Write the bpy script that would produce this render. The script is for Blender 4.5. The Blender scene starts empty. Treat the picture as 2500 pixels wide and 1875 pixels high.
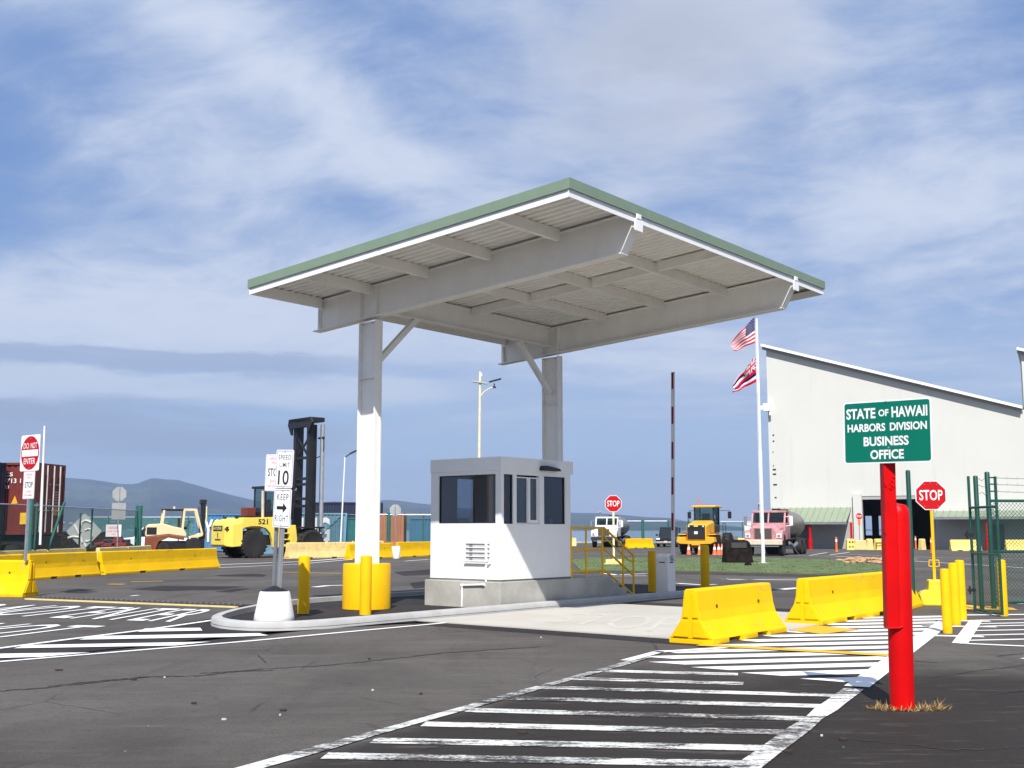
import bpy, bmesh, math, random
from mathutils import Vector, Matrix
random.seed(7)
S = bpy.context.scene
COL = S.collection
# ------------------------------------------------------------------ camera
FPX, HOR, EYE = 2780.0, 1294.0, 1.65           # focal length and horizon in photo pixels (2500 wide), eye height
TH = math.atan((HOR - 937.5) / FPX)
cam = bpy.data.cameras.new('camera'); co = bpy.data.objects.new('camera', cam); COL.objects.link(co)
cam.sensor_width = 36; cam.lens = FPX / 2500 * 36; cam.clip_start = .1; cam.clip_end = 40000
co.location = (0, 0, EYE); co.rotation_euler = (math.pi / 2 + TH, 0, 0)
S.camera = co
# ------------------------------------------------------------------ sun, sky, exposure
SUN_EL = math.radians(47.4); SUN_AZ = (-.065, -1.0)     # direction the sun stands in (x, y)
sl = bpy.data.lights.new('sun', 'SUN'); sl.energy = 4.4; sl.angle = math.radians(.53); sl.color = (1, .96, .9)
so = bpy.data.objects.new('sun', sl); COL.objects.link(so)
sv = Vector((SUN_AZ[0], SUN_AZ[1], 0)).normalized() * math.cos(SUN_EL) + Vector((0, 0, math.sin(SUN_EL)))
so.rotation_euler = sv.to_track_quat('Z', 'Y').to_euler(); so.location = sv * 60
S.view_settings.view_transform = 'Standard'; S.view_settings.look = 'None'
S.view_settings.exposure = .55; S.view_settings.gamma = 1

W = bpy.data.worlds.new('World'); S.world = W; W.use_nodes = True
wn = W.node_tree.nodes; wl = W.node_tree.links; wn.clear()


class NT:
    """tiny node helper"""
    def __init__(s, tree): s.t = tree; s.n = tree.nodes; s.l = tree.links
    def put(s, sock, v):
        if v is None: return
        if isinstance(v, bpy.types.NodeSocket): s.l.new(v, sock)
        else: sock.default_value = v
    def math(s, op, a, b=None, c=None, clamp=False):
        n = s.n.new('ShaderNodeMath'); n.operation = op; n.use_clamp = clamp
        s.put(n.inputs[0], a)
        if b is not None: s.put(n.inputs[1], b)
        if c is not None: s.put(n.inputs[2], c)
        return n.outputs[0]
    def mix(s, f, a, b, mode='MIX'):
        n = s.n.new('ShaderNodeMix'); n.data_type = 'RGBA'; n.blend_type = mode
        s.put(n.inputs[0], f); s.put(n.inputs[6], a); s.put(n.inputs[7], b); return n.outputs[2]
    def noise(s, vec, scale, detail=4, rough=.55, dist=0.):
        n = s.n.new('ShaderNodeTexNoise'); s.put(n.inputs['Vector'], vec)
        n.inputs['Scale'].default_value = scale; n.inputs['Detail'].default_value = detail
        n.inputs['Roughness'].default_value = rough; n.inputs['Distortion'].default_value = dist
        return n.outputs[0]
    def ramp(s, f, a, b, smooth=True):
        n = s.n.new('ShaderNodeMapRange'); n.interpolation_type = 'SMOOTHSTEP' if smooth else 'LINEAR'
        s.put(n.inputs[0], f); n.inputs[1].default_value = a; n.inputs[2].default_value = b; return n.outputs[0]
    def xyz(s, x, y, z=0.):
        n = s.n.new('ShaderNodeCombineXYZ'); s.put(n.inputs[0], x); s.put(n.inputs[1], y); s.put(n.inputs[2], z); return n.outputs[0]
    def sep(s, v):
        n = s.n.new('ShaderNodeSeparateXYZ'); s.l.new(v, n.inputs[0]); return n.outputs
    def coord(s, kind): return s.n.new('ShaderNodeTexCoord').outputs[kind]
    def vmap(s, v, scale=(1, 1, 1), rot=(0, 0, 0), loc=(0, 0, 0)):
        n = s.n.new('ShaderNodeMapping'); s.l.new(v, n.inputs[0]); n.inputs['Scale'].default_value = scale
        n.inputs['Rotation'].default_value = rot; n.inputs['Location'].default_value = loc; return n.outputs[0]


def build_sky():
    k = NT(W.node_tree)
    sky = wn.new('ShaderNodeTexSky'); sky.sky_type = 'NISHITA'; sky.sun_disc = False
    sky.sun_elevation = SUN_EL; sky.sun_rotation = math.atan2(SUN_AZ[0], SUN_AZ[1])
    sky.air_density = 1.0; sky.dust_density = .6; sky.ozone_density = 1.5
    d = k.sep(k.coord('Generated'))
    el = k.math('ARCSINE', d[2]); az = k.math('ARCTAN2', d[0], d[1])
    up = k.math('ADD', k.math('MAXIMUM', d[2], 0.), .16)
    p = k.xyz(k.math('DIVIDE', d[0], up), k.math('DIVIDE', d[1], up))
    # billowed cloud sheets seen in perspective, drifting from upper left to lower right, warped by themselves
    pw = k.vmap(p, (1, 1, 1), (0, 0, .45))
    wx = k.math('SUBTRACT', k.noise(k.vmap(pw, (1, 1, 1), loc=(9, 2, 0)), 1.3, 3, .5), .5); wy = k.math('SUBTRACT', k.noise(k.vmap(pw, (1, 1, 1), loc=(2, 8, 4)), 1.3, 3, .5), .5)
    ww = k.n.new('ShaderNodeVectorMath'); ww.operation = 'ADD'; k.l.new(pw, ww.inputs[0]); k.l.new(k.xyz(k.math('MULTIPLY', wx, .5), k.math('MULTIPLY', wy, .5)), ww.inputs[1]); pw = ww.outputs[0]
    n1 = k.noise(k.vmap(pw, (.8, 1.1, 1), loc=(3.1, 7.7, 0)), 1.0, 9, .60)
    n2 = k.noise(k.vmap(pw, (2.6, 3.4, 1), loc=(1.3, 4.7, 2)), 1.0, 9, .62)
    n3 = k.noise(k.vmap(pw, (7, 9, 1), loc=(5.3, 1.7, 6)), 1.0, 8, .62)
    def blob(a, e, ra, re, rot=0.):
        da = k.math('SUBTRACT', az, a); de = k.math('SUBTRACT', el, e)
        c, s_ = math.cos(rot), math.sin(rot)
        u = k.math('DIVIDE', k.math('ADD', k.math('MULTIPLY', da, c), k.math('MULTIPLY', de, s_)), ra)
        v = k.math('DIVIDE', k.math('SUBTRACT', k.math('MULTIPLY', de, c), k.math('MULTIPLY', da, s_)), re)
        q = k.math('ADD', k.math('MULTIPLY', u, u), k.math('MULTIPLY', v, v))
        return k.math('EXPONENT', k.math('MULTIPLY', q, -1.))
    X = lambda x: (x - 1106) / 2460.; Y = lambda y: (1145 - y) / 2540.
    def field(rows):
        acc = None
        for (x, y, rx, ry, rot, w) in rows:
            b = k.math('MULTIPLY', blob(X(x), Y(y), rx / 2460., ry / 2540., rot), w)
            acc = b if acc is None else k.math('ADD', acc, b)
        return acc
    # where the day's clouds stand: (bearing, height, width, depth, tilt, weight)
    acc = field(((560, 140, 390, 85, -.40, .20), (450, 340, 360, 130, -.15, .18), (880, 345, 130, 50, -.1, .20), (20, 400, 130, 180, -.1, -.22), (120, 190, 150, 70, -.3, -.14),
                 (730, 430, 150, 45, -.2, -.11), (850, 40, 250, 50, -.15, -.12), (330, 680, 560, 90, 0, .26), (700, 580, 400, 70, 0, .10),
                 (1480, 150, 330, 200, .1, .20), (1960, 430, 400, 260, -.2, .12), (1690, 290, 90, 200, .55, -.10), (1860, 60, 120, 90, .5, -.12), (1560, 460, 170, 40, -.2, -.10), (2130, 700, 200, 70, 0, -.10), (2190, 130, 90, 70, 0, -.10),
                 (1480, 760, 500, 90, -.1, .16), (1250, 980, 1500, 70, 0, -.10)))
    # low banks: long flat layers towards the horizon
    lay = k.noise(k.xyz(k.math('MULTIPLY', az, 4.), k.math('MULTIPLY', el, 46.), 5.), 1.0, 8, .6, .5)
    low = k.ramp(el, .19, .09)
    base = k.math('ADD', k.math('ADD', k.math('MULTIPLY', n1, .62), k.math('MULTIPLY', n2, .34)), k.math('MULTIPLY', n3, .24))
    base = k.mix(low, base, k.math('ADD', k.math('MULTIPLY', lay, .8), .14))
    tot = k.math('ADD', base, acc)
    cover = k.ramp(tot, .37, .82)
    haze = k.ramp(el, .30, .0)
    lit = k.ramp(k.math('ADD', tot, k.math('MULTIPLY', n3, .25)), .55, 1.0)
    cloud = k.mix(lit, (3.35, 4.05, 5.5, 1), (4.95, 5.4, 6.35, 1))
    shade = k.math('MULTIPLY', blob(X(1430), Y(130), 330 / 2460., 210 / 2540.), k.ramp(n2, .2, .6))
    cloud = k.mix(k.math('MULTIPLY', shade, .9), cloud, (3.3, 3.6, 4.5, 1))
    blue = k.mix(.80, sky.outputs[0], k.mix(haze, (1.15, 2.05, 4.35, 1), (2.8, 3.8, 5.65, 1)))
    col = k.mix(k.math('MULTIPLY', cover, .95), blue, cloud)
    # distant stratus: pale strips with grey undersides low on the left
    wob = k.math('MULTIPLY', k.math('SUBTRACT', k.noise(k.xyz(k.math('MULTIPLY', az, 7.), k.math('MULTIPLY', el, 34.), 2.), 1.0, 9, .70), .5), 75 / 2540.)
    ew = k.math('ADD', el, wob)
    def band(y0, y1, x0, x1, soft):
        a = k.math('MULTIPLY', k.ramp(ew, Y(y1) - soft, Y(y1) + soft), k.ramp(ew, Y(y0) + soft * .4, Y(y0) - soft * .4))
        return k.math('MULTIPLY', a, k.math('MULTIPLY', k.ramp(az, X(x0 - 120), X(x0 + 60)), k.ramp(az, X(x1 + 120), X(x1 - 150))))
    side = k.ramp(n2, .25, .55)
    col = k.mix(k.math('MULTIPLY', band(690, 775, -600, 1150, .006), .55), col, (4.8, 5.3, 6.3, 1))
    col = k.mix(k.math('MULTIPLY', k.math('MULTIPLY', band(762, 812, -600, 760, .006), k.ramp(lay, .2, .5)), .85), col, (2.75, 3.4, 4.8, 1))
    col = k.mix(k.math('MULTIPLY', k.math('MULTIPLY', band(812, 872, -600, 980, .008), k.ramp(n1, .25, .5)), .75), col, (4.8, 5.35, 6.3, 1))
    gl = k.math('MULTIPLY', band(872, 1000, -700, 760, .014), k.ramp(lay, .30, .62))
    col = k.mix(k.math('MULTIPLY', gl, .75), col, (2.35, 2.85, 3.9, 1))
    bg = wn.new('ShaderNodeBackground'); bg.inputs[1].default_value = .097
    wl.new(col, bg.inputs[0])
    o = wn.new('ShaderNodeOutputWorld'); wl.new(bg.outputs[0], o.inputs[0])
build_sky()
S.cycles.max_bounces = 8; S.cycles.transparent_max_bounces = 24; S.cycles.volume_bounces = 0
S.cycles.sample_clamp_indirect = 6

# ------------------------------------------------------------------ photo pixel -> ground point of the place
def ray(x, y):
    u = (x - 1250.) / FPX; v = -(y - 937.5) / FPX
    return Vector((u, math.cos(TH) - v * math.sin(TH), math.sin(TH) + v * math.cos(TH)))
def P(x, y, z=0.):
    r = ray(x, y); t = (z - EYE) / r.z; return Vector((r.x * t, r.y * t, z))
def AT(x, y, Y):
    r = ray(x, y); t = Y / r.y; return Vector((r.x * t, Y, EYE + r.z * t))
def zoom(ox, oy, s): return lambda x, y, z=0.: P(ox + x * s, oy + y * s, z)
R3 = zoom(0, 1350, .36166); R4 = zoom(800, 1350, .40687); R7 = zoom(1600, 1350, .40687); R8 = zoom(2040, 1380, .20796)
LET = zoom(0, 1440, .25316); Z2 = zoom(480, 1000, .25316); Z4 = zoom(1380, 1180, .18083); Z5 = zoom(1640, 1180, .18083)
O1 = Vector((-2.983, 23.71, 0)); ANG = math.atan2(.772, .636)       # near canopy column, and the direction the lane runs
def VU(v, u, z=0.):
    return O1 + Vector((.6358, .7718, 0)) * v + Vector((-.7718, .6358, 0)) * u + Vector((0, 0, z))

# ------------------------------------------------------------------ materials
MATS = {}
def pm(name, rgb, rough=.55, metal=0., var=.10, scale=2.5, bump=0., dirt=0., dirtcol=(.10, .085, .07), spec=.5, fine=0., coat=0.):
    if name in MATS: return MATS[name]
    m = bpy.data.materials.new(name); m.use_nodes = True; k = NT(m.node_tree); b = k.n['Principled BSDF']
    v = k.coord('Object')
    c = (*rgb, 1)
    lo = (*[x * (1 - var) for x in rgb], 1); hi = (*[min(1, x * (1 + var)) for x in rgb], 1)
    f = k.ramp(k.noise(v, scale, 5, .6), .3, .7)
    col = k.mix(f, lo, hi)
    if fine:
        col = k.mix(k.math('MULTIPLY', k.ramp(k.noise(v, scale * 30, 3, .6), .52, .75), fine), col, (*[x * .45 for x in rgb], 1))
    if dirt:
        st = k.noise(k.vmap(v, (3, 3, .5)), 1.6, 6, .65)
        col = k.mix(k.math('MULTIPLY', k.ramp(st, .5, .78), dirt), col, (*dirtcol, 1))
    k.l.new(col, b.inputs['Base Color'])
    k.put(b.inputs['Roughness'], k.math('ADD', k.math('MULTIPLY', k.noise(v, scale * 4, 3), .16), rough - .08))
    b.inputs['Metallic'].default_value = metal; b.inputs['Specular IOR Level'].default_value = spec
    if coat: b.inputs['Coat Weight'].default_value = coat
    if bump:
        bn = k.n.new('ShaderNodeBump'); bn.inputs['Strength'].default_value = bump; bn.inputs['Distance'].default_value = .02
        k.l.new(k.noise(v, scale * 14, 5, .65), bn.inputs['Height']); k.l.new(bn.outputs[0], b.inputs['Normal'])
    MATS[name] = m; return m
WHITE = pm('white_paint', (.80, .80, .79), .5, var=.02, dirt=.06, dirtcol=(.5, .47, .42))
STEELW = pm('white_steel_paint', (.88, .862, .815), .45, var=.03, dirt=.08, dirtcol=(.45, .42, .36))
YEL = pm('yellow_paint', (.80, .455, .002), .55, spec=.18, var=.05, dirt=.10, dirtcol=(.42, .27, .02))
YELB = pm('yellow_barrier_paint', (.82, .475, .002), .65, spec=.12, var=.05, scale=1.2, dirt=.16, dirtcol=(.42, .30, .05), bump=.12)
CREAM = pm('faded_yellow_concrete', (.72, .55, .22), .8, var=.08, dirt=.4, dirtcol=(.42, .32, .18), bump=.3)
PALEY = pm('pale_yellow_plastic', (.80, .62, .16), .6, var=.08, dirt=.2, dirtcol=(.4, .3, .1))
REDP = pm('red_pipe_paint', (.56, .002, .003), .42, spec=.15, var=.08, scale=1.4, fine=.10)
GREENF = pm('green_fascia_metal', (.185, .255, .185), .6, spec=.25, var=.04)
GREENR = pm('green_roof_metal', (.235, .285, .195), .55, var=.06, dirt=.2, dirtcol=(.16, .18, .12))
CONC = pm('concrete_plinth', (.39, .38, .345), .85, var=.16, scale=1.3, bump=.25, dirt=.22, dirtcol=(.27, .26, .2))
KERB = pm('concrete_kerb', (.41, .41, .40), .85, var=.08, bump=.25, dirt=.16, dirtcol=(.3, .29, .27))
APRON = pm('pale_concrete_slab', (.46, .44, .39), .85, var=.08, scale=.6, bump=.15, dirt=.12, dirtcol=(.36, .33, .27))
GALV = pm('galvanised_steel', (.48, .49, .51), .4, .7, var=.1)
GALVD = pm('weathered_galvanised_steel', (.24, .25, .27), .55, .5, var=.15)
BLACK = pm('black_metal', (.012, .012, .014), .45, var=.2)
RUB = pm('tyre_rubber', (.016, .015, .015), .8, var=.25, bump=.3)
DGREEN = pm('dark_green_post', (.004, .062, .045), .4, var=.1)
TEAL = pm('teal_green_post', (.02, .12, .10), .5, var=.1)
SIGNW = pm('sign_white', (.80, .80, .80), .45, var=.015)
SIGNR = pm('sign_red', (.48, .004, .010), .5, spec=.2, var=.04)
SIGNK = pm('sign_black', (.012, .012, .012), .5, var=.05)
SIGNG = pm('sign_green', (.0, .15, .098), .5, spec=.2, var=.03)
SIGNB = pm('sign_back_aluminium', (.42, .43, .43), .45, .4, var=.06)
SIGNP = pm('faded_sign_red', (.55, .20, .24), .6, var=.05)
GREY = pm('grey_paint_and_awning_shade', (.36, .36, .35), .7, var=.04)  # plain grey paint, and the painted shade of the wall below the awnings
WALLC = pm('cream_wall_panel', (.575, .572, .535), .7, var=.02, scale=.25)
ORANGE = pm('cone_orange', (.85, .16, .05), .5, var=.06)
LAVA = pm('lava_rock', (.016, .012, .011), .95, var=.4, scale=3, bump=1.0, fine=.4, spec=.1)
ROADW = None


def glass(name, tint, rough=.02, refl=1.0):
    m = bpy.data.materials.new(name); m.use_nodes = True; k = NT(m.node_tree); k.n.clear()
    tr = k.n.new('ShaderNodeBsdfTransparent'); tr.inputs[0].default_value = (*tint, 1)
    gl = k.n.new('ShaderNodeBsdfGlossy'); gl.inputs['Roughness'].default_value = rough; gl.inputs[0].default_value = (refl, refl, refl, 1)
    lw = k.n.new('ShaderNodeLayerWeight'); lw.inputs[0].default_value = .5
    mx = k.n.new('ShaderNodeMixShader'); k.l.new(k.math('ADD', k.math('MULTIPLY', k.math('POWER', lw.outputs['Facing'], 4.), .9), .05), mx.inputs[0]); k.l.new(tr.outputs[0], mx.inputs[1]); k.l.new(gl.outputs[0], mx.inputs[2])
    o = k.n.new('ShaderNodeOutputMaterial'); k.l.new(mx.outputs[0], o.inputs[0]); return m
GLT = glass('tinted_glass', (.52, .55, .62)); GLC = glass('clear_glass', (.90, .93, .94)); GLV = glass('vehicle_glass', (.58, .70, .70))


def chain(name, rgb, cell, wire, alpha_far=None):
    """woven wire: opaque where the diagonal wires run, open between them"""
    m = bpy.data.materials.new(name); m.use_nodes = True; k = NT(m.node_tree); b = k.n['Principled BSDF']
    b.inputs['Base Color'].default_value = (*rgb, 1); b.inputs['Roughness'].default_value = .5
    if alpha_far is not None: b.inputs['Alpha'].default_value = alpha_far
    else:
        c = k.sep(k.coord('Object'))
        def line(op):
            t = k.math('FRACT', k.math('DIVIDE', k.math(op, c[0], c[2]), cell))
            return k.math('LESS_THAN', k.math('ABSOLUTE', k.math('SUBTRACT', t, .5)), wire / cell / 2)
        k.l.new(k.math('MAXIMUM', line('ADD'), line('SUBTRACT')), b.inputs['Alpha'])
    MATS[name] = m; return m
MESHG = chain('green_chain_link', (.004, .05, .04), .085, .012)
MESHF = chain('far_chain_link', (.03, .085, .075), .06, .004, .30)
MESHT = chain('far_green_screen', (.02, .14, .12), .06, .004, .62)


def asphalt(name, rgb, zones=False):
    m = bpy.data.materials.new(name); m.use_nodes = True; k = NT(m.node_tree); b = k.n['Principled BSDF']
    v = k.n.new('ShaderNodeNewGeometry').outputs['Position']
    big = k.ramp(k.noise(v, .22, 6, .6, .4), .3, .72)
    col = k.mix(big, (*[x * .62 for x in rgb], 1), (*[x * 1.28 for x in rgb], 1))
    # traffic polish and stains drawn out along the lane
    st = k.noise(k.vmap(v, (1.5, .22, 1), (0, 0, -math.radians(40))), 1.0, 6, .62, .5)
    col = k.mix(k.math('MULTIPLY', k.ramp(st, .50, .74), .60), col, (rgb[0] * .5, rgb[1] * .48, rgb[2] * .47, 1))
    st2 = k.noise(k.vmap(v, (.35, 2.2, 1), (0, 0, -.18), (5, 3, 0)), 1.0, 7, .68, .2)
    col = k.mix(k.math('MULTIPLY', k.ramp(st2, .48, .70), .50), col, (rgb[0] * 1.45, rgb[1] * 1.42, rgb[2] * 1.38, 1))
    spots = k.noise(v, 5.5, 4, .7); col = k.mix(k.math('MULTIPLY', k.ramp(spots, .60, .70), .6), col, (rgb[0] * .45, rgb[1] * .45, rgb[2] * .45, 1))
    g1 = k.noise(v, 95, 2, .6); g2 = k.noise(v, 38, 3, .65)
    col = k.mix(k.math('MULTIPLY', k.ramp(g1, .45, .75), .55), col, (rgb[0] * 1.9, rgb[1] * 1.9, rgb[2] * 1.9, 1))
    col = k.mix(k.math('MULTIPLY', k.ramp(g2, .40, .66), .35), col, (rgb[0] * .55, rgb[1] * .55, rgb[2] * .55, 1))
    if zones:
        # two batches of paving: a grey lane, and an older brown-black mix under the hatching and in the near right corner
        q = k.sep(v); wob = k.math('SUBTRACT', k.noise(v, .9, 7, .65), .5)
        side = k.math('SUBTRACT', q[0], k.math('ADD', k.math('MULTIPLY', k.math('SUBTRACT', q[1], 9.01), .5156), -1.41))
        dz = k.math('MULTIPLY', k.ramp(k.math('ADD', side, k.math('MULTIPLY', wob, .8)), -.15, .35), k.ramp(k.math('ADD', q[1], k.math('MULTIPLY', wob, 4.)), 15.6, 12.2))
        nb = k.math('MULTIPLY', k.ramp(k.math('ADD', q[1], k.math('MULTIPLY', wob, 5.)), 10.8, 7.4), .40)
        dz = k.math('MAXIMUM', dz, nb)
        col = k.mix(k.math('MULTIPLY', dz, .93), col, k.mix(.13, (.0150, .0120, .0100, 1), col))
    m2 = k.noise(k.vmap(v, (1.2, .8, 1), (0, 0, -.7)), 7.5, 7, .72, .3)
    col = k.mix(k.math('MULTIPLY', k.ramp(m2, .52, .70), .42), col, (rgb[0] * .42, rgb[1] * .41, rgb[2] * .40, 1))
    m3 = k.noise(k.vmap(v, (.5, 3.2, 1), (0, 0, -.25), (9, 4, 0)), 2.2, 7, .7, .3)
    col = k.mix(k.math('MULTIPLY', k.ramp(m3, .54, .70), .38), col, (rgb[0] * 1.6, rgb[1] * 1.55, rgb[2] * 1.5, 1))
    # pale chips, sparse
    vo = k.n.new('ShaderNodeTexVoronoi'); k.l.new(v, vo.inputs['Vector']); vo.inputs['Scale'].default_value = 5.5
    pick = k.math('GREATER_THAN', k.sep(vo.outputs['Color'])[0], .97)
    chip = k.math('MULTIPLY', k.math('LESS_THAN', vo.outputs['Distance'], .055), pick)
    col = k.mix(k.math('MULTIPLY', chip, .8), col, (.42, .41, .38, 1))
    # hairline cracks, only in patches
    wv = k.noise(v, 1.6, 3, .6); cv = k.n.new('ShaderNodeTexVoronoi'); cv.feature = 'DISTANCE_TO_EDGE'; cv.inputs['Scale'].default_value = .45
    k.l.new(k.mix(.12, v, k.xyz(wv, k.noise(v, 2.3, 3, .6), 0.), 'ADD'), cv.inputs['Vector'])
    ck = k.math('MULTIPLY', k.math('LESS_THAN', cv.outputs['Distance'], .006), k.ramp(k.noise(v, .35, 3), .5, .6))
    col = k.mix(k.math('MULTIPLY', ck, .55), col, (rgb[0] * .3, rgb[1] * .3, rgb[2] * .3, 1))
    k.l.new(col, b.inputs['Base Color'])
    k.put(b.inputs['Roughness'], k.math('ADD', k.math('MULTIPLY', g2, .2), .72)); b.inputs['Specular IOR Level'].default_value = .15
    bn = k.n.new('ShaderNodeBump'); bn.inputs['Strength'].default_value = .5; bn.inputs['Distance'].default_value = .012
    k.l.new(k.math('ADD', g1, k.math('MULTIPLY', g2, 1.3)), bn.inputs['Height']); k.l.new(bn.outputs[0], b.inputs['Normal'])
    return m
ASPH = asphalt('worn_asphalt', (.095, .086, .078), True); ASPHD = asphalt('fresh_dark_asphalt', (.034, .031, .031))


def roadpaint(name, rgb, wear, base=(.085, .08, .077)):
    """thermoplastic / paint on asphalt, worn through in flakes"""
    m = bpy.data.materials.new(name); m.use_nodes = True; k = NT(m.node_tree); b = k.n['Principled BSDF']
    v = k.n.new('ShaderNodeNewGeometry').outputs['Position']
    a = k.noise(k.vmap(v, (.7, 3.2, 1), (0, 0, .10)), 3.2, 9, .72, .6); c = k.noise(v, 26, 5, .75)
    z = k.noise(v, .55, 3, .55)
    t = k.math('ADD', k.math('ADD', k.math('MULTIPLY', a, .5), k.math('MULTIPLY', c, .28)), k.math('MULTIPLY', z, .40))
    f = k.ramp(t, .52 + .18 * (1 - wear), .62 + .22 * (1 - wear))
    dirt = k.ramp(k.noise(v, 1.8, 6, .65), .35, .75)
    pc = k.mix(k.math('MULTIPLY', dirt, .25 + .35 * wear), (*rgb, 1), (*[x * .62 for x in rgb], 1))
    k.l.new(k.mix(f, pc, (*base, 1)), b.inputs['Base Color']); b.inputs['Roughness'].default_value = .7
    return m
PNEW = roadpaint('fresh_white_road_paint', (.80, .80, .79), 0.0); POLD = roadpaint('worn_white_road_paint', (.70, .69, .65), .90, (.034, .030, .027))
PYEL = roadpaint('yellow_road_paint', (.72, .40, .02), .25); PYELC = roadpaint('pale_yellow_road_paint', (.66, .52, .25), .4)


# ------------------------------------------------------------------ mesh builder
class MB:
    def __init__(s): s.b = bmesh.new()
    def face(s, pts, flip=False):
        vs = [s.b.verts.new(p) for p in pts]
        if flip: vs.reverse()
        try: return s.b.faces.new(vs)
        except ValueError: return None
    def box(s, x0, y0, z0, x1, y1, z1):
        if x0 > x1: x0, x1 = x1, x0
        if y0 > y1: y0, y1 = y1, y0
        if z0 > z1: z0, z1 = z1, z0
        v = [s.b.verts.new(p) for p in ((x0, y0, z0), (x1, y0, z0), (x1, y1, z0), (x0, y1, z0), (x0, y0, z1), (x1, y0, z1), (x1, y1, z1), (x0, y1, z1))]
        for f in ((3, 2, 1, 0), (4, 5, 6, 7), (0, 1, 5, 4), (1, 2, 6, 5), (2, 3, 7, 6), (3, 0, 4, 7)): s.b.faces.new([v[i] for i in f])
        return s
    def prism(s, pts, axis, a, c):
        """pts: outline in the two other axes (in order), extruded along axis from a to c"""
        def q(p, t): return {'x': (t, p[0], p[1]), 'y': (p[0], t, p[1]), 'z': (p[0], p[1], t)}[axis]
        A = [s.b.verts.new(q(p, a)) for p in pts]; B = [s.b.verts.new(q(p, c)) for p in pts]; n = len(pts)
        fs = [s.b.faces.new(A), s.b.faces.new(B[::-1])]
        for i in range(n): fs.append(s.b.faces.new([A[(i + 1) % n], A[i], B[i], B[(i + 1) % n]]))
        bmesh.ops.recalc_face_normals(s.b, faces=fs); return s
    def loft(s, sections, cap=True):
        rings = [[s.b.verts.new(p) for p in sec] for sec in sections]; n = len(rings[0]); fs = []
        for A, B in zip(rings, rings[1:]):
            for i in range(n): fs.append(s.b.faces.new([A[i], A[(i + 1) % n], B[(i + 1) % n], B[i]]))
        if cap: fs += [s.b.faces.new(rings[0]), s.b.faces.new(rings[-1][::-1])]
        bmesh.ops.recalc_face_normals(s.b, faces=fs); return s
    def cyl(s, p0, p1, r0, r1=None, n=16):
        p0, p1 = Vector(p0), Vector(p1); r1 = r0 if r1 is None else r1
        d = (p1 - p0).normalized(); u = d.orthogonal().normalized(); w = d.cross(u)
        ring = lambda p, r: [p + (u * math.cos(t) + w * math.sin(t)) * r for t in [2 * math.pi * i / n for i in range(n)]]
        return s.loft([ring(p0, r0), ring(p1, r1)])
    def tube(s, pts, r, n=10):
        for a, c in zip(pts, pts[1:]): s.cyl(a, c, r, r, n)
        return s
    def bar(s, p0, p1, w, h):
        """rectangular bar between two points: w sideways, h upward"""
        p0, p1 = Vector(p0), Vector(p1); d = (p1 - p0).normalized()
        side = d.cross(Vector((0, 0, 1)))
        side = side.normalized() if side.length > .01 else Vector((1, 0, 0))
        up = side.cross(d)
        sec = lambda p: [p + side * a * w / 2 + up * c * h / 2 for a, c in ((-1, -1), (1, -1), (1, 1), (-1, 1))]
        return s.loft([sec(p0), sec(p1)])
    def lathe(s, prof, c=(0, 0, 0), n=24, axis='z'):
        secs = []
        for r, z in prof:
            ring = []
            for i in range(n):
                t = 2 * math.pi * i / n
                p = (r * math.cos(t), r * math.sin(t), z) if axis == 'z' else (r * math.cos(t), z, r * math.sin(t))
                ring.append(Vector(c) + Vector(p))
            secs.append(ring)
        return s.loft(secs)
    def to(s, name, mat, parent=None, bevel=0., smooth=False, seg=2, merge=False):
        if merge: bmesh.ops.remove_doubles(s.b, verts=s.b.verts, dist=1e-4)
        me = bpy.data.meshes.new(name); s.b.to_mesh(me); s.b.free()
        ms = mat if isinstance(mat, (list, tuple)) else [mat]
        for m in ms: me.materials.append(m)
        if smooth:
            for p in me.polygons: p.use_smooth = True
        o = bpy.data.objects.new(name, me); COL.objects.link(o)
        if parent: o.parent = parent
        if bevel:
            md = o.modifiers.new('bevel', 'BEVEL'); md.width = bevel; md.segments = seg; md.limit_method = 'ANGLE'; md.angle_limit = .6
        if smooth:
            e = o.modifiers.new('edges', 'EDGE_SPLIT'); e.split_angle = .7
        return o


def thing(name, label, cat, loc=(0, 0, 0), rotz=0., group=None):
    o = bpy.data.objects.new(name, None); COL.objects.link(o); o.empty_display_size = .3
    o.location = loc; o.rotation_euler = (0, 0, rotz); o['label'] = label; o['category'] = cat
    if group: o['group'] = group
    return o
def tag(o, label, cat, group=None):
    o['label'] = label; o['category'] = cat
    if group: o['group'] = group
    return o
def struct(o, kind='structure'):
    o['kind'] = kind; return o
def dup(root, loc, rotz, label, group=None):
    r = root.copy(); COL.objects.link(r); r.location = loc; r.rotation_euler = (0, 0, rotz); r['label'] = label
    if group: r['group'] = group
    for ch in list(root.children):
        c = ch.copy(); COL.objects.link(c); c.parent = r
        for g in ch.children:
            d = g.copy(); COL.objects.link(d); d.parent = c
    return r


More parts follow.
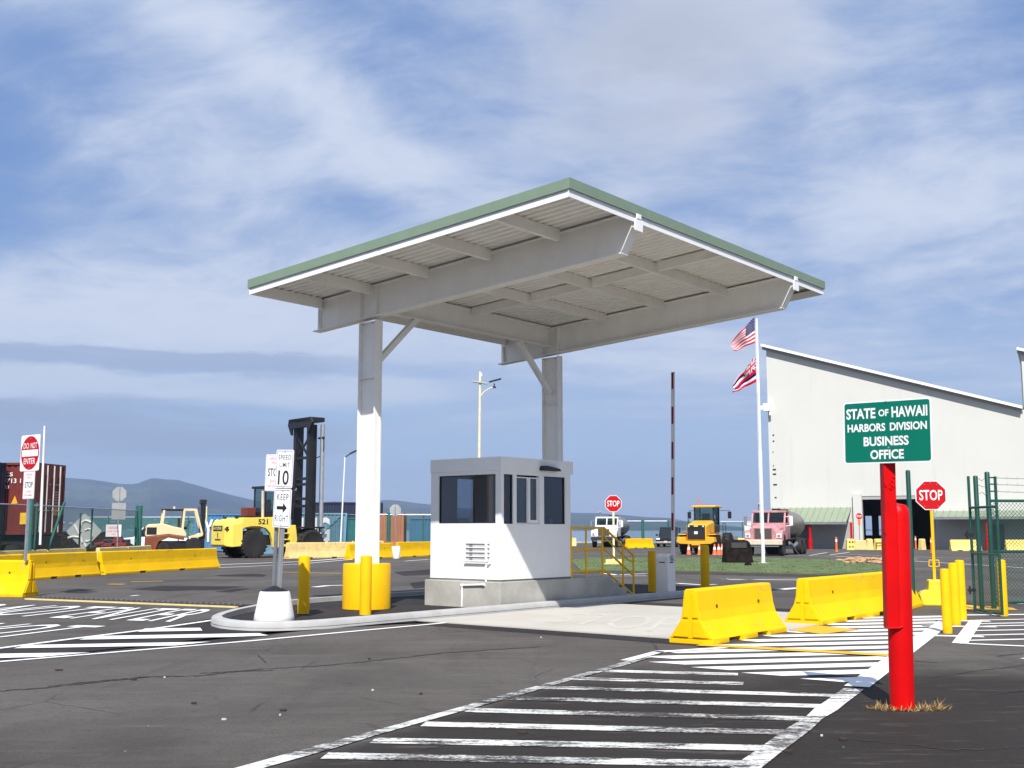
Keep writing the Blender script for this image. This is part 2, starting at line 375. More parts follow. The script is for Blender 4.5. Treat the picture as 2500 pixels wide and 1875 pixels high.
def textmesh(lines, name, mat, parent, y=0., bold=.012, spacing=1.):
    """lines: (string, x0, x1, z0, z1) boxes on the local XZ plane, read from -Y"""
    out = bmesh.new()
    for (txt, x0, x1, z0, z1) in lines:
        cu = bpy.data.curves.new('t', 'FONT'); cu.body = txt; cu.size = 1; cu.space_character = spacing; cu.offset = bold; cu.extrude = 0; cu.resolution_u = 3
        o = bpy.data.objects.new('t', cu); COL.objects.link(o)
        bpy.context.view_layer.update()
        me = bpy.data.meshes.new_from_object(o.evaluated_get(bpy.context.evaluated_depsgraph_get()))
        xs = [v.co.x for v in me.vertices]; ys = [v.co.y for v in me.vertices]
        ax, bx, ay, by = min(xs), max(xs), min(ys), max(ys)
        if 'Q' in txt or ',' in txt: ay = 0
        for v in me.vertices:
            v.co = (x0 + (v.co.x - ax) / (bx - ax) * (x1 - x0), y, z0 + (v.co.y - ay) / (by - ay) * (z1 - z0))
        out.from_mesh(me); bpy.data.objects.remove(o); bpy.data.curves.remove(cu); bpy.data.meshes.remove(me)
    me = bpy.data.meshes.new(name); out.to_mesh(me); out.free(); me.materials.append(mat)
    o = bpy.data.objects.new(name, me); COL.objects.link(o); o.parent = parent
    return o
def rrect(w, h, r, n=5):
    pts = []
    for cx, cz, a0 in ((w / 2 - r, h / 2 - r, 0), (-w / 2 + r, h / 2 - r, 90), (-w / 2 + r, -h / 2 + r, 180), (w / 2 - r, -h / 2 + r, 270)):
        for i in range(n + 1):
            t = math.radians(a0 + 90 * i / n); pts.append((cx + r * math.cos(t), cz + r * math.sin(t)))
    return pts
def octagon(r): return [(r * math.cos(math.radians(22.5 + 45 * i)), r * math.sin(math.radians(22.5 + 45 * i))) for i in range(8)]
def disc(r, n=40): return [(r * math.cos(2 * math.pi * i / n), r * math.sin(2 * math.pi * i / n)) for i in range(n)]
def ringmesh(mb, outer, inner, y):
    n = len(outer)
    for i in range(n):
        j = (i + 1) % n
        mb.face([(outer[i][0], y, outer[i][1]), (outer[j][0], y, outer[j][1]), (inner[j][0], y, inner[j][1]), (inner[i][0], y, inner[i][1])])
def strip(mb, pts, w, z, jit=0.):
    """painted line of width w along ground points"""
    L = []
    for i, p in enumerate(pts):
        a = pts[max(0, i - 1)]; c = pts[min(len(pts) - 1, i + 1)]; d = (c - a); d.z = 0; d.normalize(); nrm = Vector((-d.y, d.x, 0))
        ww = w * (1 + random.uniform(-jit, jit)); L.append((Vector((p.x, p.y, z)) + nrm * ww / 2, Vector((p.x, p.y, z)) - nrm * ww / 2))
    for (a, b_), (c, d) in zip(L, L[1:]): mb.face([b_, d, c, a])
def flat(mb, pts, z): mb.face([Vector((p[0], p[1], z)) for p in pts])


def cladding(m):
    """standing ribs every 0.9 m and faint streaks below them on the big wall"""
    k = NT(m.node_tree); b = k.n['Principled BSDF']; c = k.sep(k.coord('Object'))
    f = k.math('ABSOLUTE', k.math('SUBTRACT', k.math('FRACT', k.math('DIVIDE', c[0], .9)), .5))
    h = k.math('GREATER_THAN', f, .46)
    bn = k.n.new('ShaderNodeBump'); bn.inputs['Strength'].default_value = .14; bn.inputs['Distance'].default_value = .03
    k.l.new(h, bn.inputs['Height']); k.l.new(bn.outputs[0], b.inputs['Normal'])
    old = b.inputs['Base Color'].links[0].from_socket
    st = k.noise(k.xyz(k.math('MULTIPLY', c[0], 1.6), c[1], k.math('MULTIPLY', c[2], .07)), 1.0, 6, .65)
    k.l.new(k.mix(k.math('MULTIPLY', k.ramp(st, .5, .8), .22), old, (.40, .38, .33, 1)), b.inputs['Base Color'])
cladding(WALLC)


def chipped(m, under, amount, scale, mp=(1, 1, .8), cut=.60):
    """small chips and scuffs showing an under-colour"""
    k = NT(m.node_tree); b = k.n['Principled BSDF']; v = k.coord('Object'); old = b.inputs['Base Color'].links[0].from_socket
    a = k.noise(k.vmap(v, mp), scale, 8, .72, .4); z = k.noise(v, scale * .14, 3, .55)
    f = k.math('MULTIPLY', k.ramp(a, cut, cut + .05, False), k.ramp(z, .46, .60))
    k.l.new(k.mix(k.math('MULTIPLY', f, amount), old, (*under, 1)), b.inputs['Base Color'])
chipped(REDP, (.20, .012, .010), .8, 9)
chipped(YELB, (.30, .26, .17), .75, 5)
chipped(CREAM, (.26, .22, .15), .8, 4)
chipped(YELB, (.16, .13, .07), .55, 2.2, (.35, 1, 4), .58)
chipped(REDP, (.40, .05, .03), .6, 5, (2.5, 2.5, .5), .59)
chipped(YEL, (.40, .22, .02), .6, 8)

# ================================================================== SETTING
def setting():
    mb = MB(); flat(mb, [(-260, -60), (260, -60), (260, 148), (-260, 148)], 0); struct(mb.to('ground', ASPH))
    # harbour water
    m = bpy.data.materials.new('harbour_water'); m.use_nodes = True; k = NT(m.node_tree); b = k.n['Principled BSDF']
    b.inputs['Base Color'].default_value = (.10, .17, .24, 1); b.inputs['Roughness'].default_value = .12
    v = k.n.new('ShaderNodeNewGeometry').outputs['Position']
    bn = k.n.new('ShaderNodeBump'); bn.inputs['Strength'].default_value = .7; bn.inputs['Distance'].default_value = .3
    k.l.new(k.noise(k.vmap(v, (.25, .6, 1)), 1.0, 4), bn.inputs['Height']); k.l.new(bn.outputs[0], b.inputs['Normal'])
    mb = MB(); flat(mb, [(-9000, 100), (9000, 100), (9000, 9300), (-9000, 9300)], -1.2); struct(mb.to('water', m))
    mb = MB(); mb.box(-260, 147.5, -1.6, 260, 148.4, .18); struct(mb.to('quay_edge', CONC))
    # hills across the bay
    prof = [(-900, 60), (-300, 100), (0, 122), (166, 127), (226, 123), (294, 113), (335, 112), (352, 119), (375, 127), (395, 125), (418, 122), (433, 124), (455, 116), (475, 112), (542, 92), (600, 78), (633, 70), (700, 63), (735, 61), (780, 66), (814, 70),
            (870, 68), (915, 69), (940, 74), (965, 73), (1017, 66), (1150, 52), (1424, 42), (1470, 41), (1582, 32), (1630, 30), (1700, 18), (1808, 8), (1950, 3), (2300, 2), (3400, 2)]
    def hh(x):
        for (a, ha), (c, hc) in zip(prof, prof[1:]):
            if a <= x <= c: return ha + (hc - ha) * (x - a) / (c - a)
        return prof[0][1] if x < 0 else 2
    m = bpy.data.materials.new('hill_slopes'); m.use_nodes = True; k = NT(m.node_tree); b = k.n['Principled BSDF']
    v = k.n.new('ShaderNodeNewGeometry').outputs['Position']
    a = k.ramp(k.noise(k.vmap(v, (1, 1, 5)), .0011, 6, .6, .5), .42, .62); c = k.noise(v, .012, 4, .7)
    col = k.mix(a, (.012, .020, .016, 1), (.085, .098, .036, 1)); col = k.mix(k.ramp(c, .4, .65), col, (.010, .018, .014, 1))
    k.l.new(col, b.inputs['Base Color']); b.inputs['Roughness'].default_value = 1; b.inputs['Specular IOR Level'].default_value = 0
    mb = MB(); rows = []
    nx, ny = 260, 26
    rnd = random.Random(3); ph = [rnd.uniform(0, 6.28) for _ in range(40)]
    for j in range(ny + 1):
        t = j / ny; D = 5600 + 3000 * t; row = []
        for i in range(nx + 1):
            px = -900 + 4300 * i / nx; x = (px - 1250) / FPX * D
            h = hh(px) / FPX * D
            s = math.sin(min(1, t) * math.pi / 2) ** .85
            rough = sum(math.sin(px * .013 * (q + 1) + ph[q] + t * 5 * ph[q + 10]) / (q + 1.5) for q in range(8)) * .035
            gul = sum(math.sin(px * .09 * (q + 1) + ph[q + 20] + t * 3 * ph[q + 26]) / (q + 1) for q in range(4)) * .012
            z = -1.5 + h * (s + (rough + gul) * (1 - t) * s * 1.2) + (math.sin(px * .31 + ph[3]) + math.sin(px * .73)) * .5 * t
            row.append(mb.b.verts.new((x, D, z)))
        rows.append(row)
    for A, B in zip(rows, rows[1:]):
        for i in range(nx): mb.b.faces.new([A[i], A[i + 1], B[i + 1], B[i]])
    last = rows[-1]; back = [mb.b.verts.new((q.co.x, 9200, -2)) for q in last]
    for i in range(nx): mb.b.faces.new([last[i], last[i + 1], back[i + 1], back[i]])
    struct(mb.to('hills', m, smooth=False))
    mb = MB()
    for _ in range(80):                                              # houses scattered on the far shore
        px = rnd.uniform(120, 520); D = rnd.uniform(5300, 5900); x = (px - 1250) / FPX * D
        z = -1 + hh(px) / FPX * D * (math.sin(max(0, (D - 5600) / 3000) * math.pi / 2) ** .85); w = rnd.uniform(4, 10)
        mb.box(x - w, D - 40, z, x + w, D - 20, z + rnd.uniform(3, 7))
    o = mb.to('far_town', WHITE); o.data.materials[0] = pm('far_house_wall', (.4, .4, .38), .8); struct(o, 'stuff')
    # haze
    hm = bpy.data.materials.new('haze_air'); hm.use_nodes = True; k = NT(hm.node_tree); k.n.clear()
    pv = k.n.new('ShaderNodeVolumePrincipled'); pv.inputs['Color'].default_value = (.50, .66, .95, 1); pv.inputs['Density'].default_value = 1.2e-4
    pv.inputs['Anisotropy'].default_value = .1
    oo = k.n.new('ShaderNodeOutputMaterial'); k.l.new(pv.outputs[0], oo.inputs['Volume'])
    mb = MB(); mb.box(-9400, -90, -3.2, 9400, 9420, 460); struct(mb.to('haze', hm), 'stuff')

    # dark fresh asphalt sheets
    mb = MB(); flat(mb, [LET(*p) for p in ((2090, 270), (1300, 395), (0, 560), (-700, 640), (-700, 740), (0, 690), (2212, 505))] + [P(800, 1527), P(1115, 1516), VU(-.9, -2.5), VU(-3.2, -2.5), VU(-4.3, -1.2)], .004)
    mb.to('asphalt_patch', ASPHD)['kind'] = 'structure'
    mb = MB(); flat(mb, [VU(-1.75, -3.0), VU(-1.2, -2.6), VU(-1.15, -8.9), VU(-1.85, -8.9)], .004)
    flat(mb, [VU(5.0, -2.6), VU(6.1, -2.6), VU(6.1, -8.5), VU(5.0, -8.5)], .004); struct(mb.to('asphalt_joint', ASPHD))
    mb = MB()
    for q in (((880, 246), (1100, 222), (1660, 226), (1500, 246), (1120, 258)), ((430, 270), (560, 258), (665, 260), (560, 272)), ((1450, 150), (1720, 140), (1800, 148), (1780, 160), (1500, 158)), ((1450, 262), (1600, 240), (1690, 240), (1560, 266))):
        flat(mb, [R3(*p) for p in q], .004)
    flat(mb, [P(x, y) for x, y in ((960, 1397), (1050, 1390), (1050, 1404), (985, 1406))], .004)
    flat(mb, [P(x, y) for x, y in ((1000, 1424), (1046, 1418), (1046, 1434), (1010, 1437))], .004)
    struct(mb.to('tar_stain', ASPHD))
    # concrete slab under the canopy
    mb = MB(); pts = [VU(-1.2, -2.6), VU(-1.2, -8.9), VU(5., -8.5), VU(5., -2.6)]
    mb.prism([(p.x, p.y) for p in pts], 'z', -.05, .022); struct(mb.to('driveway_slab', APRON))
    # island
    path = [(12.5, -2.45), (4, -2.46), (-1, -2.5), (-3.2, -2.56), (-3.75, -2.48), (-4.15, -2.25), (-4.4, -1.9), (-4.47, -1.5), (-4.42, -1.1), (-4.25, -.65), (-3.95, -.2), (-3.5, .25), (-2.7, .9), (-1.6, 1.62), (-.5, 2.2), (.4, 2.5), (1.4, 2.62), (3, 2.65), (12.5, 2.65)]
    mb = MB(); flat(mb, [VU(*p) for p in path], .05); struct(mb.to('island_surface', ASPHD))
    V3 = [VU(*p) for p in path]; mb = MB(); rings = []
    for i, p in enumerate(V3):
        d = (V3[min(len(V3) - 1, i + 1)] - V3[max(0, i - 1)]).normalized(); nrm = Vector((d.y, -d.x, 0))      # inward
        nrm = nrm if (VU(2, 0) - p).dot(nrm) > 0 else -nrm
        q = p + nrm * .19
        rings.append([Vector((p.x, p.y, -.02)), Vector((p.x, p.y, .12)) + nrm * .012, Vector((p.x, p.y, .15)) + nrm * .04, Vector((q.x, q.y, .15)), Vector((q.x, q.y, .0))])
    mb.loft(rings); struct(mb.to('kerb', KERB, smooth=True))
    # grass island with its kerb
    gp = [P(*p) for p in ((1400, 1400), (1640, 1401), (1800, 1405), (2000, 1410), (2165, 1404), (2190, 1392), (2125, 1380), (2040, 1371), (1840, 1366), (1640, 1366), (1441, 1366), (1380, 1372))]
    mb = MB(); mb.prism([(p.x, p.y) for p in gp], 'z', -.02, .10); struct(mb.to('grass_island_kerb', pm('dark_kerb', (.07, .065, .06), .9)))
    gc = sum(gp, Vector()) / len(gp); gq = [gc + (p - gc) * .965 for p in gp]
    gm = pm('mown_grass', (.115, .155, .068), .9, var=.25, scale=1.2, bump=.5, dirt=.12, dirtcol=(.18, .16, .07), fine=.2, spec=.1)
    mb = MB(); mb.prism([(p.x, p.y) for p in gq], 'z', .05, .13); struct(mb.to('lawn', gm))
    mb = MB(); rnd = random.Random(5); n = 0
    x0, x1 = min(p.x for p in gq), max(p.x for p in gq); y0, y1 = min(p.y for p in gq), max(p.y for p in gq)
    def inside(x, y):
        c = False; j = len(gq) - 1
        for i in range(len(gq)):
            if (gq[i].y > y) != (gq[j].y > y) and x < (gq[j].x - gq[i].x) * (y - gq[i].y) / (gq[j].y - gq[i].y) + gq[i].x: c = not c
            j = i
        return c
    while n < 5000:
        x, y = rnd.uniform(x0, x1), rnd.uniform(y0, y1)
        if not inside(x, y): continue
        n += 1; h = rnd.uniform(.015, .05); a = rnd.uniform(0, 6.3); w = .03
        d = Vector((math.cos(a) * w, math.sin(a) * w, 0)); p = Vector((x, y, .12))
        mb.face([p - d, p + d, p + Vector((rnd.uniform(-.05, .05), rnd.uniform(-.05, .05), h))])
    struct(mb.to('grass', gm), 'stuff')

    # ---------------------------------------------------------------- markings
    mb = MB()                                                           # fresh hatching, right
    A0, A1 = Vector((-1.41, 9.01, 0)), Vector((2.23, 16.07, 0)); B0, B1 = Vector((1.67, 8.29, 0)), Vector((7.95, 21.2, 0))
    def on(a, b_, y): t = (y - a.y) / (b_.y - a.y); return a + (b_ - a) * t
    def cross(p, d, a, b_):
        e = b_ - a; den = d.x * e.y - d.y * e.x; t = ((a.x - p.x) * e.y - (a.y - p.y) * e.x) / den; return p + d * t
    strip(mb, [on(B0, B1, 12.35), on(B0, B1, 21.3)], .26, .010)
    dr = Vector((math.cos(.20), math.sin(.20), 0))
    lefts = {0: 3.25, 1: 2.70, 2: 2.20, 3: 1.75, 4: 1.70, 5: 2.0}
    for i in range(14):
        p = Vector((3, 12.80 + .645 * i, 0)); r = cross(p, dr, B0, B1)
        l = Vector((lefts[i], 0, 0)) if i in lefts else None
        if l is None: l = cross(p, dr, Vector((2.75, 16.4, 0)), Vector((7.5, 23.6, 0)))
        else: l = p + dr * ((l.x - p.x) / dr.x)
        if (r - l).x < .15: continue
        w = .37; nrm = Vector((-dr.y, dr.x, 0)) * w / 2
        cut = .35 if i < 5 else .2
        mb.face([Vector((*(l - nrm + dr * cut)[:2], .005)), Vector((*(r - nrm)[:2], .005)), Vector((*(r + nrm)[:2], .005)), Vector((*(l + nrm)[:2], .005))])
    strip(mb, [Vector((1.44, 14.75, 0)), Vector((2.02, 15.85, 0))], .15, .013); strip(mb, [Vector((1.95, 15.75, 0)), Vector((3.0, 16.35, 0))], .16, .013)
    # small hatched box by the gate and the bollard line
    bx = [Vector(p) for p in ((8.52, 21.29, 0), (6.55, 17.0, 0), (7.38, 16.55, 0), (9.9, 21.6, 0))]
    strip(mb, [bx[0], bx[1]], .22, .009); strip(mb, [bx[1], bx[2], Vector((9.2, 16.0, 0))], .14, .009); strip(mb, [bx[0], Vector((11.5, 22.0, 0))], .12, .009)
    for a, c in (((8.23, 20.53), (10.6, 21.1)), ((7.96, 20.0), (10.3, 20.5)), ((7.59, 19.15), (9.9, 19.6)), ((7.2, 18.31), (9.4, 18.8)), ((6.83, 17.48), (8.9, 17.9))):
        strip(mb, [Vector((*a, 0)), Vector((*c, 0))], .13, .005)
    strip(mb, [P(2500, 1610), Vector((9.0, 16.6, 0)), Vector((8.6, 15.4, 0))], .12, .009)
    for a, c in (((6.35, 18.35), (7.35, 18.1)), ((7.1, 20.1), (8.3, 19.9)), ((7.8, 21.3), (8.7, 21.1)), ((8.6, 22.6), (11., 22.9))): strip(mb, [Vector((*a, 0)), Vector((*c, 0))], .22, .005)
    # gore at the left
    strip(mb, [LET(2085, 292), LET(1400, 390), LET(750, 470), LET(0, 567), LET(-900, 672)], .13, .009)
    strip(mb, [R4(850, 408), R4(0, 487), R3(1700, 596), R3(0, 737), R3(-300, 760)], .12, .009)
    for q in (((1400, 380), (1930, 373), (1952, 400), (1330, 412)), ((900, 453), (2212, 430), (2500, 426), (2590, 447), (2212, 462), (760, 488)), ((270, 540), (2030, 508), (1690, 545), (130, 572)), ((-500, 632), (870, 612), (400, 655), (-500, 680))):
        flat(mb, [LET(*p) for p in q], .013)
    # far lanes
    for pts, w in (([Z2(-200, 1500), Z2(220, 1496), Z2(1000, 1468), Z2(1480, 1432)], .35), ([Z2(-200, 1545), Z2(240, 1525), Z2(1000, 1490), Z2(1500, 1446)], .2), ([Z2(2010, 1462), Z2(2240, 1445)], .18),
                   ([Z4(80, 955), Z4(1120, 957), Z4(2212, 950), Z5(1300, 975), Z5(2212, 985), R7(2212, 90)], .18), ([Z4(640, 1240), Z4(1110, 1220)], .2), ([Z4(650, 1255), Z4(1100, 1250)], .15), ([Z5(690, 1290), Z5(780, 1302), Z5(1760, 1298)], .16), ([Z5(690, 1290), Z5(800, 1300)], .2),
                   ([Z5(70, 1352), Z5(380, 1372), Z5(600, 1368)], .25), ([Z5(1420, 1432), Z5(1760, 1410)], .22), ([Z5(1860, 975), Z5(2100, 935)], .12), ([Z5(2130, 970), Z5(2400, 930)], .12), ([R7(750, 222), R7(900, 210)], .2), ([R7(400, 158), R7(880, 165)], .12),
                   ([P(2050, 1352), P(2160, 1357), P(2300, 1362), P(2500, 1365)], .14), ([P(2440, 1470), P(2500, 1475)], .2), ([R3(2120, 232), R3(2212, 222), R4(95, 195)], .25), ([R3(885, 292), R3(935, 287)], .12), ([P(1470, 1400), P(1510, 1404)], .25), ([P(1478, 1395), P(1530, 1396)], .2)):
        strip(mb, pts, w, .0085)
    struct(mb.to('white_road_marking', PNEW))
    mb = MB()                                                           # worn hatching in front
    strip(mb, [A0 + (A0 - A1) * .2] + [on(A0, A1, 9 + i * .5) for i in range(12)], .15, .009, .2)
    strip(mb, [B0 + (B0 - B1) * .08] + [on(B0, B1, 8.3 + i * .5) for i in range(8)] + [on(B0, B1, 12.2)], .18, .009, .2)
    for a, c in (((-1.6, 8.02), (1.3, 7.72)), ((-1.38, 8.66), (1.68, 8.36)), ((-1.1, 9.27), (1.98, 8.95)), ((-.76, 10.04), (2.36, 9.62)), ((-.42, 10.80), (2.68, 10.3)), ((-.06, 11.56), (3.02, 11.02)), ((.33, 12.33), (3.32, 11.72)), ((.66, 13.06), (2.5, 12.62)), ((1.04, 13.76), (2.6, 13.42))):
        strip(mb, [Vector((*a, 0)), Vector((*c, 0))], .235, .005)
    strip(mb, [on(A0, A1, 13.2), on(A0, A1, 15.2)], .13, .011)
    struct(mb.to('worn_road_marking', POLD))
    mb = MB()
    strip(mb, [Vector((2.7, 16.72, 0)), Vector((4.95, 15.36, 0)), Vector((5.2, 15.2, 0))], .30, .017)
    flat(mb, [Vector(p) for p in ((4.5, 19.3, 0), (4.93, 18.45, 0), (5.75, 19.25, 0), (5.3, 20.1, 0))], .013)
    flat(mb, [P(2350, 1477), P(2470, 1484), P(2485, 1490), P(2352, 1488)], .009)
    strip(mb, [R3(733, 212), R3(842, 213)], .3, .009); strip(mb, [R3(885, 196), R3(1100, 191)], .22, .009); strip(mb, [R3(1895, 130), R3(2300, 140)], .2, .009)
    struct(mb.to('yellow_road_marking', PYEL))
    # lettering painted on the lanes
    def gtext(txt, BL, BR, TL, TR, z, mat, name):
        cu = bpy.data.curves.new('t', 'FONT'); cu.body = txt; cu.size = 1; cu.offset = 0; cu.resolution_u = 3
        o = bpy.data.objects.new('t', cu); COL.objects.link(o); bpy.context.view_layer.update()
        me = bpy.data.meshes.new_from_object(o.evaluated_get(bpy.context.evaluated_depsgraph_get()))
        xs = [v.co.x for v in me.vertices]; ys = [v.co.y for v in me.vertices]; ax, bx_, ay, by = min(xs), max(xs), min(ys), max(ys)
        for v in me.vertices:
            u, w = (v.co.x - ax) / (bx_ - ax), (v.co.y - ay) / (by - ay)
            p = (BL * (1 - u) + BR * u) * (1 - w) + (TL * (1 - u) + TR * u) * w; v.co = (p.x, p.y, z)
        me.materials.append(mat); bpy.data.objects.remove(o); bpy.data.curves.remove(cu)
        o = bpy.data.objects.new(name, me); COL.objects.link(o); struct(o)
    gtext('ENTER', LET(470, 272), LET(1640, 312), LET(1180, 172), LET(2120, 196), .009, PNEW, 'lane_lettering')
    gtext('DO NOT', LET(-1300, 218), LET(330, 264), LET(-350, 132), LET(1150, 168), .009, PNEW, 'lane_lettering')
    gtext('DO NOT', LET(-1900, 400), LET(130, 468), LET(-800, 300), LET(1035, 352), .009, PNEW, 'lane_lettering')
    gtext('STOP', R4(1290, 418), R4(2060, 492), R4(1500, 366), R4(2150, 398), .0245, pm('faint_slab_lettering', (.495, .475, .425), .8, var=.08), 'slab_lettering')
    # cracks and tar lines
    mb = MB(); rnd2 = random.Random(11)
    def crack(pts, w, seg=14):
        out = []
        for a, c in zip(pts, pts[1:]):
            for i in range(seg):
                q = a + (c - a) * (i / seg); out.append(q + Vector((0, rnd2.uniform(-1, 1) * .035, 0)))
        out.append(pts[-1]); strip(mb, out, w, .0045, .8)
    crack([R3(-200, 948), R3(0, 935), R3(370, 905), R3(700, 870), R3(1000, 838), R3(1350, 830), R3(1700, 790), R3(2200, 760), R4(240, 652), R4(700, 600), R4(1270, 563)], .045)
    crack([R3(330, 900), R3(700, 862), R3(1000, 840)], .05); crack([R3(1340, 815), R3(1640, 800), R3(1840, 795)], .05)
    crack([R3(1740, 690), R3(1800, 745)], .02); crack([R7(1050, 1110), R7(1500, 1150), R7(1800, 1185), R7(2212, 1165)], .022); crack([R4(560, 1180), R4(820, 1140), R4(1500, 1090)], .02)
    crack([R7(1560, 650), R7(1700, 662)], .03); crack([R7(2050, 620), R7(2212, 605)], .03); crack([R7(1620, 752), R7(1800, 725), R7(2212, 675)], .025)
    struct(mb.to('pavement_crack', pm('crack_filler', (.028, .026, .026), .9)))
    # dark rubber, pale scuffs: flat wear patches in the paving
    mb = MB()
    flat(mb, [R7(2040, 850), R7(2230, 795), R7(2400, 790), R7(2400, 815), R7(2212, 830)], .004); struct(mb.to('pothole_patch', ASPHD))
setting()


def berm():
    # low bank of dark lava rubble behind the left fence
    rnd = random.Random(21); mb = MB(); n = 70; rows = []
    prof = [(-2.6, -.05), (-1.6, .9), (-.6, 1.4), (.4, 1.5), (1.6, .9), (2.6, -.05)]
    for i in range(n + 1):
        x = -58 + 35.0 * i / n; e = min(1, (n - i) / 4); rows.append([(x + rnd.uniform(-.2, .2), 72 + 10 * max(0, (-24 - x)) / 40 + q[0] + rnd.uniform(-.25, .25), max(-.05, (q[1] + rnd.uniform(-.18, .14)) * e)) for q in prof])
    mb.loft(rows); struct(mb.to('rubble_bank', LAVA))
berm()


def scatter_debris():
    """dead leaves and chips lying on the paving"""
    leaf = pm('dry_leaf', (.035, .022, .015), .9); pale = pm('pale_chip', (.5, .5, .46), .8)
    spots = [R3(*p) for p in ((1510, 1130), (395, 795), (1310, 1020), (1890, 1100), (1910, 1068), (905, 860), (1110, 845))] + [R7(*p) for p in ((800, 1198), (1130, 1125), (1000, 1102), (1690, 880))] + [R4(*p) for p in ((1170, 1085), (270, 828), (250, 640), (560, 850), (1280, 510))]
    rnd = random.Random(2)
    for i, p in enumerate(spots):
        mb = MB(); r = rnd.uniform(.012, .034) * (1 if i % 3 else .45)
        pts = [(p.x + r * 1.5 * math.cos(a) * rnd.uniform(.6, 1.1), p.y + r * math.sin(a) * rnd.uniform(.6, 1.1)) for a in [k * .9 for k in range(7)]]
        mb.prism(pts, 'z', .003, .018)
        o = mb.to('leaf' if i % 3 else 'stone_chip', leaf if i % 3 else pale)
        tag(o, 'small dark dead leaf lying on the open asphalt' if i % 3 else 'small pale stone chip lying on the open asphalt', 'leaf' if i % 3 else 'stone', 'dead leaves on the asphalt' if i % 3 else 'stone chips on the asphalt')
scatter_debris()

